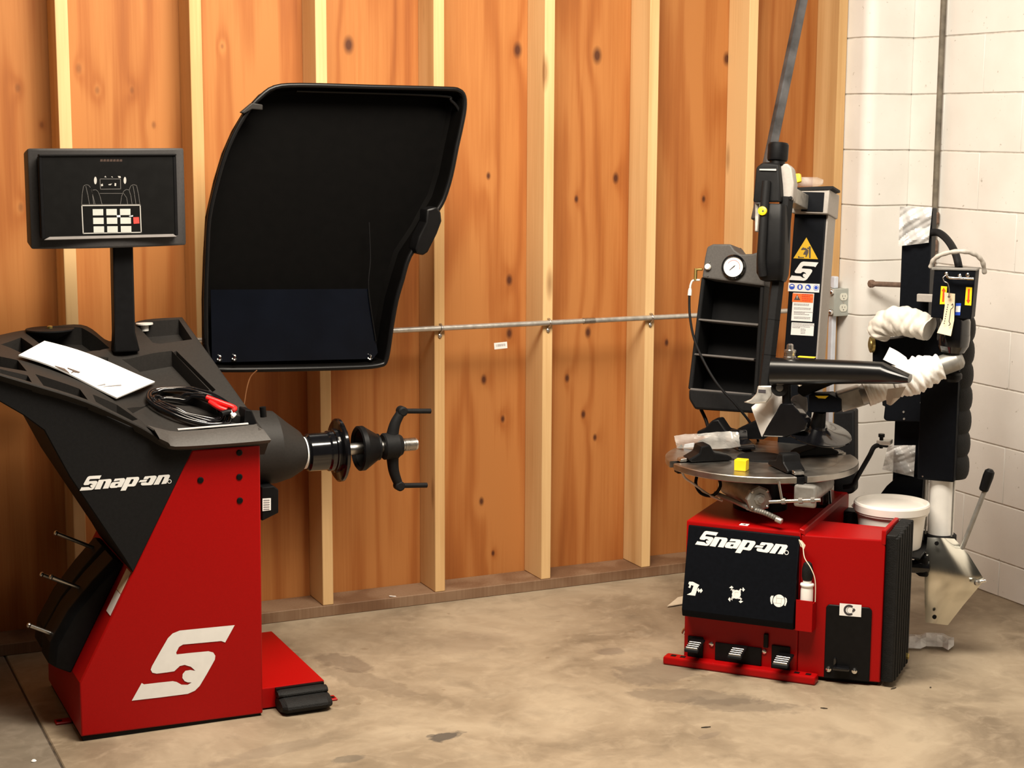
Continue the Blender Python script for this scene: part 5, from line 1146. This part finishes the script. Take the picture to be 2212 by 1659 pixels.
# big lift cylinder with a folded bellows on the right flank
VC = .46
cl0, cl1 = T.lat(1992,760,y=VC).x, T.lat(2074,760,y=VC).x; cz0, cz1 = T.lat(2030,1040,y=VC).z, T.lat(2050,690,y=VC).z
cov = bx('cylinder_cover', 'black_panel', T, (cl0, VC+.0, cz0), (cl1, VC+.10, cz1-.03), .006)
cu = T.lat(2101,860,y=VC+.10).x-.066
mk = MB(); prof = []; nf = 7
for k in range(nf*6+1):
    t_ = k/(nf*6); prof.append((t_*(cz1-cz0), (.066-.006)+.008*abs(math.sin(math.pi*nf*t_))**.6))
prof = [(0,.05)]+prof+[(cz1-cz0+.01,.055),(cz1-cz0+.022,.03)]
mk.lathe(T.w(cu, VC+.085, cz0), (0,0,1), prof, 32); mk.build('bellows', 'rubber', R)
disc('cover_screw', 'steel', tp(1993,1029,VC-.006), -TV, [(0,.003),(.002,.002)], cov, 8)
wz0 = T.lat(2030,1148,y=VC+.05).z
mk = MB(); wu = T.lat(2033,1100,y=VC+.05).x; mk.lathe(T.w(wu, VC+.055, wz0-.01), (0,0,1), [(0,.040),(cz0-wz0+.02,.040)], 32); mk.build('inner_tube', 'bottle_white', R)
for s_ in (-.040, .040):
    mk = MB(); mk.cyl(T.w(wu+s_, VC+.02, wz0-.005), T.w(wu+s_, VC+.02, cz0+.01), .0028, n=8); mk.build('guide_rod', 'dull_alloy', R)
disc('tube_base', 'dark_plastic', T.w(wu, VC+.055, wz0-.03), (0,0,1), [(0,.050),(.02,.050),(.024,.045)], n=24)
bx('tube_bracket', 'black_panel', T, (pr_-.04, VC+.035, wz0-.05), (wu+.03, VC+.175, wz0-.031), .004)
# clamp block around the post and brackets
plate('clamp_block', 'black_panel', T, [(1908,905),(1915,845),(1950,826),(2003,824),(2003,905),(1990,912),(1915,910)], .11, .005, None, y=.53)
for px, py in ((1952,890),(1990,870),(1953,905)): disc('clamp_bolt', 'dull_alloy', tp(px, py, .5295), -TV, [(0,.004),(.003,.003)], n=8)
plate('side_tab', 'black_plastic', T, [(1905,858),(1915,856),(1916,880),(1906,876)], .03, .002, None, y=.54)
plate('upper_bracket', 'black_panel', T, [(1884,728),(1905,735),(2000,722),(2030,742),(2030,790),(1884,790)], .08, .006, None, y=.50)
disc('pivot_disc', 'brass', tp(1886,744,.505), -TU*.9-TV*.5, [(0,.026),(.008,.026),(.009,.018),(.012,.016)], n=24)
bx('cross_rail', 'grey_paint', Fr(tp(2015,645,.56), TU, TV, (0,0,1)), (-.05,0,-.012), (.06,.02,.012), .002)
# swing arm tube (under the loose foam) and its swivel
sw0, sw1 = tp(1858,856,.30), tp(2066,778,.40)
mk = MB(); mk.cyl(sw0, sw1, .031, n=24); mk.lathe(sw1, (sw1-sw0), [(0,.031),(.012,.028),(.02,.018)], 24); mk.build('swing_arm', 'dull_alloy', R)
mk = MB(); mk.lathe(tp(2056,824,.43), (0,0,1), [(0,.02),(.01,.030),(.022,.030),(.028,.026)], 20); mk.build('arm_knuckle', 'black_plastic', R)
mk = MB(); mk.lathe(tp(2058,746,.40), (tp(2062,700,.40)-tp(2058,746,.40)), [(-.02,.036),(.0,.047),(.02,.049),(.075,.046),(.09,.040)], 28); mk.build('swivel', 'black_gloss', R)
# control box with direction arrows
VB = .36
cbq = [(2018,581),(2108,583),(2098,690),(2010,686)]
mk = MB(); mk.extrude(pp(T, cbq, y=VB), TV*.07); mk.bevel(.003,2); cbx = mk.build('control_box', 'black_panel', R)
plate('box_top', 'dull_alloy', T, [(2012,578),(2110,581),(2110,585),(2012,583)], .075, .001, cbx, y=VB-.003)
mk = MB(); mk.tube([tp(2044,592,VB-.006), tp(2052,600,VB-.022), tp(2103,602,VB-.022)], .004, 8, 4); mk.build('lever', 'chrome', cbx)
for px, py in ((2045,592),(2074,596),(2091,594)): disc('box_bolt', 'chrome', tp(px, py, VB), -TV, [(0,.0065),(.005,.006),(.007,.003)], cbx, 12)
for pts, ar in (([(2033,618),(2046,619),(2043,657),(2030,657)], [(2038.5,621),(2043,629),(2040.8,629),(2039,652),(2035,652),(2036.5,629),(2034,629)]), ([(2087,620),(2100,621),(2098,660),(2084,659)], [(2091,624),(2095,624),(2093.7,648),(2096,648),(2091.5,656),(2087,648),(2089.5,648)])):
    mk = MB(); mk.extrude(pp(T, pts, y=VB-.0003), -TV*.0006); ys = mk.build('direction_label', 'yellow', cbx)
    mk = MB(); mk.flat(pp(T, ar, y=VB-.0014)); mk.build('arrow', 'arrow_red', ys)
mk = MB(); mk.extrude(pp(T, [(2065,655),(2076,655),(2074,681),(2063,681)], y=VB-.0003), -TV*.0006); bl_ = mk.build('blue_label', 'blue', cbx)
mk = MB(); mk.flat(pp(T, [(2065,661),(2075,661),(2074,674),(2064,674)], y=VB-.0013)); mk.build('label_square', 'paper', bl_)
# hoses at the top of the post
mk = MB(); mk.tube([tp(2008,503,.60), tp(2028,503,.58), tp(2048,520,.52), tp(2064,548,.44), tp(2072,580,.40)], .0115, 10, 6); mk.build('black_hose', 'dark_plastic', R)
mk = MB(); mk.tube([tp(2010,578,.38), tp(2018,560,.37), tp(2040,548,.36), tp(2075,543,.36), tp(2105,549,.38), tp(2122,565,.40), tp(2127,590,.42)], lambda t: .0068+.0008*math.sin(t*60), 10, 8); mk.build('wrapped_hose', 'hose_grey', R)
# rod bracket left of the post
mk = MB(); mk.tube([tp(1822,1052,.42), tp(1842,1048,.42), tp(1852,1030,.43), tp(1878,985,.46), tp(1888,966,.48), tp(1902,961,.50), tp(1915,962,.53)], .0075, 10, 4); mk.build('support_rod', 'dark_plastic', R)
bx('rod_clamp', 'galvanised', Fr(tp(1912,955,.50), TU, TV, (0,0,1)), (-.025,-.012,-.008), (.018,.03,.006), .002)
disc('rod_clamp_bolt', 'black_plastic', tp(1904,948,.495)-V((0,0,.03)), (0,0,1), [(0,.006),(.035,.006),(.036,.010),(.046,.010)], n=8)
plate('air_tank', 'dark_plastic', T, [(1800,890),(1846,886),(1846,1062),(1838,1068),(1800,1068)], .06, .01, None, y=.64)
# ------------------------------------------------------------------ bead breaker
mk = MB(); q0, q1 = tp(1952,1219,.34), tp(2004,1226,.38); mk.cyl(tp(1900,1218,.32), q1, .020, n=20); mk.build('breaker_arm', 'black_gloss', R)
disc('arm_collar', 'chrome', tp(1953,1219,.34), (q1-q0), [(0,.026),(.010,.026),(.012,.022)], n=24)
mk = MB(); mk.extrude(pp(T, [(1975,1206),(2004,1200),(2004,1248),(1985,1246),(1968,1232)], y=.36), TV*.06); mk.bevel(.006,2); mk.build('breaker_joint', 'black_plastic', R)
rows = []
Lp = [(2004,1161),(2000,1200),(1998,1250),(1998,1300),(2000,1343)]; Rp = [(2060,1166),(2092,1200),(2126,1252),(2080,1305),(2046,1348)]
for j in range(5):
    rows.append([])
    for i in range(8):
        s_ = i/7; px = Lp[j][0]+(Rp[j][0]-Lp[j][0])*s_; py = Lp[j][1]+(Rp[j][1]-Lp[j][1])*s_
        rows[-1].append(tp(px, py, .375-.035*math.sin(math.pi*min(1, s_*1.1))*.4+.05*s_+.03*((j-2)/2)**2))
mk = MB(); mk.sheet([smooth(r, 2) for r in rows], .005); blade = mk.build('breaker_blade', 'zinc', R, ang=50)
for px, py in ((2024,1173),(2019,1332)): disc('blade_hole', 'black_plastic', tp(px, py, .372), -TV, [(0,.0065),(.006,.0065)], blade, 14)
disc('blade_bolt', 'steel', tp(2111,1258,.40), -TV, [(0,.010),(.008,.009),(.010,.004)], blade, 14)
mk = MB(); mk.cyl(tp(2114,1257,.41), tp(2130,1254,.41), .005, n=10); mk.build('blade_pin', 'chrome', blade)
hA, hB = tp(2078,1185,.44), tp(2128,1058,.44)
mk = MB(); mk.cyl(hA, hB, .0075, n=14); lv = mk.build('breaker_lever', 'dull_alloy', R)
d_ = (tp(2139,1018,.44)-tp(2124,1062,.44)); mk = MB(); mk.lathe(tp(2124,1060,.44), d_, [(0,.012),(.004,.0145),(d_.length*.7,.0165),(d_.length*.95,.015),(d_.length*1.05,.008)], 18); mk.build('lever_grip', 'black_plastic', lv)
# bucket holder
bx('bucket_shelf', 'dark_plastic', T, (.41, .285, .343), (.715, .50, .350), .003)
plate('holder_flap', 'dark_plastic', T, [(1826,1112),(1846,1106),(1852,1112),(1852,1136),(1832,1142)], .006, .001, None, y=.40)

# ================================================================== loose things on and around the tire changer
# white pail
bc = T.w(.603, .394, .3505); r_ = empty('bucket', bc); tag(r_, 'white plastic pail with lid behind the red side box', 'bucket')
rw = (T.lat(2008,1100,y=.394).x-T.lat(1850,1100,y=.394).x)/2
zt_ = T.lat(1928,1088,y=.394).z
hB_ = zt_-.3505
mk = MB(); mk.lathe(bc, (0,0,1), [(0,rw*.80),(.004,rw*.83),(hB_*.80,rw*.93),(hB_*.80,rw*.99),(hB_*.84,rw*1.0)], 48); mk.build('pail_body', 'white_plastic', r_)
mk = MB(); mk.lathe(bc+V((0,0,hB_*.845)), (0,0,1), [(0,rw*.95),(.001,rw*1.02),(.022,rw*1.03),(.027,rw*1.01),(.028,rw*.95),(.016,rw*.91),(.014,rw*.2)], 48); mk.build('lid', 'white_plastic', r_)
eq = tp(1846,1094,.394); mk = MB(); mk.extrude([eq+TU*x+TV*0+V((0,0,z)) for x, z in ((-.012,.0),(-.004,.010),(.030,.014),(.03,-.006),(.0,-.008))], TV*.02); mk.bevel(.003,1); mk.build('handle_ear', 'white_plastic', r_)
# bag of small parts on the turntable
g0 = T.lat(1530,965,z=ZD)
r_ = empty('parts_bag', T.w(g0.x, g0.y, ZD)); tag(r_, 'clear plastic bag of black parts lying on the turntable', 'bag')
PB = T.lat(1528,968,y=g0.y+.02); 
def bag(px, py, v_): return T.at(px, py, y=v_)
rows = []
vb = T.lat(1530,975,z=ZD).y
def bag(px, py, v_):
    p = T.at(px, py, y=v_); p.z = max(p.z, ZD+.0015); return p
def solid(name, mat, pts, v0, th_, bev):
    """upright part standing on the table: outline picked at v0"""
    mk = MB(); mk.extrude([T.at(px, py, y=v0) for px, py in pts], TV*th_); mk.bevel(bev, 2)
    lo_ = min(v.co.z for v in mk.bm.verts)
    if lo_ < ZD+.001:
        for v in mk.bm.verts: v.co.z += ZD+.001-lo_
    return mk.build(name, mat, r_)
top_ = [(1456,942),(1480,938),(1510,937),(1540,934),(1575,932),(1596,934)]; mid_ = [(1460,956),(1482,953),(1510,950),(1540,948),(1572,948),(1597,951)]; bot_ = [(1462,968),(1482,969),(1510,970),(1540,970),(1575,968),(1600,964)]
for row, dv in ((top_, .0), (mid_, -.012), (bot_, -.006)):
    rows.append([bag(px, py, vb+dv+.005*math.sin(px*.19)) for px, py in row])
rws = [smooth(r, 4) for r in rows]
rws2 = []
for i in range(len(rws)-1):
    for k in range(4):
        rws2.append([a.lerp(b_, k/4)+TV*(.003*math.sin(j*2.1+k*1.7+i*3)) for j, (a, b_) in enumerate(zip(rws[i], rws[i+1]))])
rws2.append(rws[-1])
mk = MB(); mk.sheet(rws2, .0008); mk.build('bag_film', 'clear_film', r_, ang=70)
solid('black_part', 'black_gloss', ((1500,962),(1508,953),(1530,944),(1552,938),(1567,948),(1562,958),(1575,970),(1505,970)), vb+.014, .022, .004)
solid('white_part', 'white_conduit', ((1478,960),(1498,957),(1499,966),(1476,968)), vb+.014, .010, .0015)
solid('small_part', 'black_plastic', ((1464,968),(1470,962),(1474,968)), vb+.014, .012, .001)
# yellow guard block
g0 = T.lat(1598,1018,z=ZD); YBk = Fr(T.w(g0.x, g0.y, ZD), TU, TV, (0,0,1))
mk = MB(); mk.box(YBk, (-.0185, 0, .0005), (.0185, .034, .034)); mk.bevel(.002, 2); o = mk.build('guard_block', 'yellow', None, T.w(g0.x, g0.y+.017, ZD)); tag(o, 'bright yellow plastic block on the turntable edge', 'block')
# bottle in the pocket
b0 = T.w(.4375, .022, pc.z-.0435); r_ = empty('lube_bottle', b0); tag(r_, 'white bottle with dark cap in the red side pocket', 'bottle')
hb = T.lat(1749,1262,y=.022).z-b0.z; ht = T.lat(1749,1222,y=.022).z-b0.z
mk = MB(); mk.lathe(b0, (0,0,1), [(0,.016),(.003,.0185),(hb*.86,.0185),(hb*.95,.0165),(hb,.010)], 24); mk.build('bottle_body', 'bottle_white', r_)
mk = MB(); mk.lathe(b0+V((0,0,hb-.006)), (0,0,1), [(0,.0195),(.004,.0205),(.007,.0195),(.009,.013),(.022,.012)], 24); mk.build('collar', 'bottle_white', r_)
mk = MB(); mk.lathe(b0+V((0,0,hb+.012)), (0,0,1), [(0,.0135),(.010,.0165),((ht-hb)*.6,.0165),((ht-hb)*.9,.012),((ht-hb),.005)], 20); mk.build('cap', 'rubber', r_)
# hang tag on the control box
tgq = [[(2040,632),(2063,635)],[(2041,660),(2062,662)],[(2037,690),(2061,692)],[(2024,719),(2054,726)]]
rows = [[tp(px, py, .335+.012*math.sin(j*1.2)) for px, py in smooth([V((a[0][0],a[0][1],0)), V((a[1][0],a[1][1],0))], 2) for px, py in [(px, py)]] if False else [tp(a[0][0]+(a[1][0]-a[0][0])*k/2, a[0][1]+(a[1][1]-a[0][1])*k/2, .333+.01*math.sin(j*1.2)) for k in range(3)] for j, a in enumerate(tgq)]
mk = MB(); mk.sheet(rows, -.0008); tg = mk.build('hang_tag', 'tag_card', None, rows[3][1]); tag(tg, 'cream card tag hanging from the black control box', 'tag')
mk = MB(); mk.tube([tp(2050,641,.328), tp(2050,625,.326), tp(2047,612,.326), tp(2040,608,.326), tp(2037,600,.327), tp(2044,594,.330)], .0014, 6, 5); mk.build('wire_loop', 'steel', tg)
mk = MB(); dr_ = [(2055,660),(2058,656),(2059,664),(2054,668),(2052,682),(2050,695),(2053,700),(2049,704)]
pts_ = [tp(px, py, .3275) for px, py in dr_]
for a, b_ in zip(pts_, pts_[1:]):
    d_ = (b_-a).normalized(); n_ = d_.cross(TV)*.0012; mk.flat([a-n_, b_-n_, b_+n_, a+n_])
for k in range(9): mk.flat([tp(px, py, .3275) for px, py in ((2047-1.0*k,657+5*k),(2049-1.0*k,657+5*k),(2048.3-1.0*k,660+5*k),(2046.3-1.0*k,660+5*k))])
mk.build('tag_print', 'dark_print', tg)
disc('eyelet', 'rust', tp(2050,641,.3290), -TV, [(0,.004),(.0012,.004)], tg, 12)
# foam wraps
def wrap(name, pts, r, mat, amp, seed, lab, cat, n=44, sub=18, inner=None):
    """crumpled foam: a sleeve round the arm when inner is given (its bore), else a closed roll"""
    random.seed(seed); path = smooth(pts, sub); mk = MB(); loops = []; bore = []
    ph = [random.uniform(0, 6) for _ in range(8)]
    for i, p in enumerate(path):
        t = (path[min(i+1,len(path)-1)]-path[max(i-1,0)]).normalized()
        ref = V((0,0,1)); e1 = (ref-t*ref.dot(t)).normalized(); e2 = t.cross(e1); f = i/(len(path)-1)
        rr = r(f) if callable(r) else r; A_ = [2*math.pi*k/n for k in range(n)]
        cr = [rr*(1+amp*(math.sin(3*a+f*9+ph[0])*.4+(abs(math.sin(2.5*a-f*17+ph[1]))-.5)*.7+(abs(math.sin(f*21+ph[2]+.8*math.sin(2*a+ph[3])))-.6)*1.1+math.sin(f*61+3*a+ph[4])*.15)) for a in A_]
        if inner: cr = [max(q, inner+.002) for q in cr]
        loops.append([p+(e1*math.cos(a)+e2*math.sin(a))*q for a, q in zip(A_, cr)])
        if inner: bore.append([p+(e1*math.cos(a)+e2*math.sin(a))*inner for a in A_])
    if inner: mk.loft(loops+bore[::-1]+[loops[0]], cap=False); bmesh.ops.remove_doubles(mk.bm, verts=mk.bm.verts, dist=1e-6)
    else: mk.loft(loops)
    o = mk.build(name, mat, None, pts[0], ang=60); tag(o, lab, cat); return o
def on_arm(f0, f1, k=4): return [sw0.lerp(sw1, f0+(f1-f0)*i/k) for i in range(k+1)]
wrap('foam_wrap', [tp(1897,724,.45), tp(1908,702,.44), tp(1940,692,.43), tp(1978,700,.42), tp(2008,711,.405)], lambda f: .034+.010*math.sin(f*3.0), 'foam', .12, 3, 'crumpled beige foam wrap on the upper arm by the hang tag', 'foam wrap')
wrap('foam_wrap', on_arm(.06, .33), .0385, 'foam', .03, 5, 'smooth tan foam sleeve on the lower swing arm', 'foam wrap', inner=.0322)
wrap('foam_wrap', on_arm(.345, .84), lambda f: .038+.015*math.sin(math.pi*min(1,f*1.1)), 'foam_white', .13, 9, 'bunched white foam wrap at the tip of the black press arm', 'foam wrap', inner=.0322)
def torn(name, px, v_, mat, lab, th_=.002):
    mk = MB(); mk.extrude([tp(x, y, v_+.008*math.sin(x*.2)) for x, y in px], TV*th_); o = mk.build(name, mat, None, tp(*px[0], v_)); tag(o, lab, 'foam wrap'); return o
rows = [[tp(px, py, v_) for px, py, v_ in r] for r in ([(1922,750,.225),(1940,760,.222),(1958,772,.218)],[(1915,765,.22),(1935,776,.208),(1965,790,.212)],[(1908,777,.215),(1936,790,.206),(1968,802,.210)])]
mk = MB(); mk.sheet([smooth(r,4) for r in rows], .002); tag(mk.build('foam_flap', 'foam_white', None, rows[2][0]), 'torn white foam flap standing up over the black press arm', 'foam wrap')
rows = [[tp(px, py, v_) for px, py, v_ in r] for r in ([(1918,840,.268),(1935,838,.262),(1957,835,.262)],[(1915,858,.272),(1930,860,.262),(1944,858,.266)],[(1916,872,.276),(1923,875,.272),(1930,870,.276)])]
mk = MB(); mk.sheet([smooth(r,4) for r in rows], .002); tag(mk.build('foam_flap', 'foam', None, rows[0][0]), 'loose foam flap hanging under the foam sleeve', 'foam wrap')
# white foam block folded over the mount head
mk = MB(); A, B_, C_, D_, E_ = tp(1622,880,.31), tp(1664,847,.32), tp(1702,866,.31), tp(1672,916,.274), tp(1645,945,.30); bk5 = [p+TV*.035 for p in (A, B_, C_, D_, E_)]
va = [mk.bm.verts.new(p) for p in (A, B_, C_, D_, E_)]; vb_ = [mk.bm.verts.new(p) for p in bk5]
for f in ((va[0],va[1],va[3]), (va[1],va[2],va[3]), (va[0],va[3],va[4]), (vb_[0],vb_[3],vb_[1]), (vb_[1],vb_[3],vb_[2]), (vb_[0],vb_[4],vb_[3])): mk.bm.faces.new(f)
for a, b_ in ((0,1),(1,2),(2,3),(3,4),(4,0)): mk.bm.faces.new((va[a], vb_[a], vb_[b_], va[b_]))
mk.bevel(.003, 2, 12); o = mk.build('foam_block', 'foam_white', None, tp(1645,945,.30)); tag(o, 'folded white foam block tucked behind the press foot', 'foam')
mk = MB(); mk.loft([[tp(px, py, v_) for px, py in ((1706,868),(1712,856),(1728,851),(1744,860),(1745,888),(1738,896),(1722,884))] for v_ in (.29,.31)]); mk.bevel(.004,2); o = mk.build('foam_block', 'milky_film', None, tp(1725,896,.3)); tag(o, 'small greyish plastic wrap behind the triangular press foot', 'foam')
# plastic film on the assist post
def film_sleeve(name, q, v_, mat, lab, dep=.09):
    rows = []; NR, NC = 26, 34
    for j in range(NR+1):
        t_ = j/NR; rows.append([])
        for i in range(NC+1):
            s_ = i/NC; a = V((q[0][0],q[0][1],0)).lerp(V((q[3][0],q[3][1],0)), t_); b_ = V((q[1][0],q[1][1],0)).lerp(V((q[2][0],q[2][1],0)), t_); p_ = a.lerp(b_, s_)
            tw = lambda x: abs((x % 1.0)-.5)*2; z_ = .012*tw(1.7*t_+.8*s_+.15*math.sin(5*s_))+.008*tw(1.1*t_-1.9*s_+.3)+.003*tw(5.3*t_+2.7*s_)
            rows[-1].append(tp(p_.x, p_.y, v_-z_))
    mk = MB(); mk.sheet(rows, .0007); o = mk.build(name, mat, None, rows[-1][NC//2], ang=24); tag(o, lab, 'plastic wrap'); return o
film_sleeve('plastic_wrap', [(1944,446),(2014,448),(2006,524),(1941,532)], VP-.004, 'milky_film', 'crinkled clear plastic wrap taped over the assist post top')
film_sleeve('plastic_wrap', [(1918,962),(1978,962),(1974,1030),(1906,1014)], VP-.026, 'milky_film', 'crinkled plastic sheet round the foot of the assist post')
# scraps on the floor
q = Zp(2000, 1391, 0); rows = []
for j in range(6):
    rows.append([])
    for i in range(11):
        px = 1940+12*i; py = 1378+ (6*j) - (6 if 4 < i < 9 else 0) + (i-5)*.6; wdt = 1 if 0 < i < 10 else .5
        g_ = Zp(px, 1391+(py-1391)*wdt, 0); rows[-1].append(V((g_.x, g_.y, .006+.016*abs(math.sin(i*1.3+j*.7))*math.sin(math.pi*j/5)+.003)))
mk = MB(); mk.sheet(rows, .0008); o = mk.build('plastic_scrap', 'milky_film', None, V((q.x,q.y,0)), ang=20); tag(o, 'crumpled clear plastic scrap on the floor right of tire changer', 'plastic scrap')
a = [Zp(px, py, .004) for px, py in ((1441,1311),(1464,1292),(1500,1284),(1520,1300),(1476,1305))]
mk = MB(); mk.extrude(a, (0,0,.003)); o = mk.build('card_scrap', 'cardboard', None, V((a[0].x,a[0].y,0))); tag(o, 'pale pointed card scrap on floor left of tire changer', 'card')
q = T.lat(1460,1357,y=.12); mk = MB(); mk.tube([T.w(.054,.12,q.z), T.w(.035,.12,q.z), T.w(.028,.118,q.z-.014)], .009, 10, 4); mk.build('air_inlet', 'chrome', R)
for px, py, l_, an in ((1930,1488,.012,.2),(1780,1531,.010,-.7),(1525,1572,.014,-.2),(2010,1486,.004,.3)):
    q = Zp(px, py, 0); mk = MB(); d_ = V((math.cos(an), math.sin(an), 0)); n_ = V((-d_.y, d_.x, 0))
    mk.extrude([q+d_*l_, q+n_*.003, q-d_*l_, q-n_*.003], (0,0,.003)); o = mk.build('wood_sliver', 'debris', None, q)
    tag(o, {1930:'dark bark sliver on the floor right of the side box', 1780:'small dark sliver on floor in front of the base bar', 1525:'dark flat crumb on the floor below the wet stain', 2010:'tiny dark crumb on floor right of the bark sliver'}[px], 'sliver')
q = Zp(73, 1645, 0); mk = MB(); mk.lathe(q, (0,0,1), [(0,.006),(.002,.007),(.005,.004)], 10); o = mk.build('pebble', 'paper', None, q); tag(o, 'small white pebble on the grey slab at lower left', 'pebble')
random.seed(7)
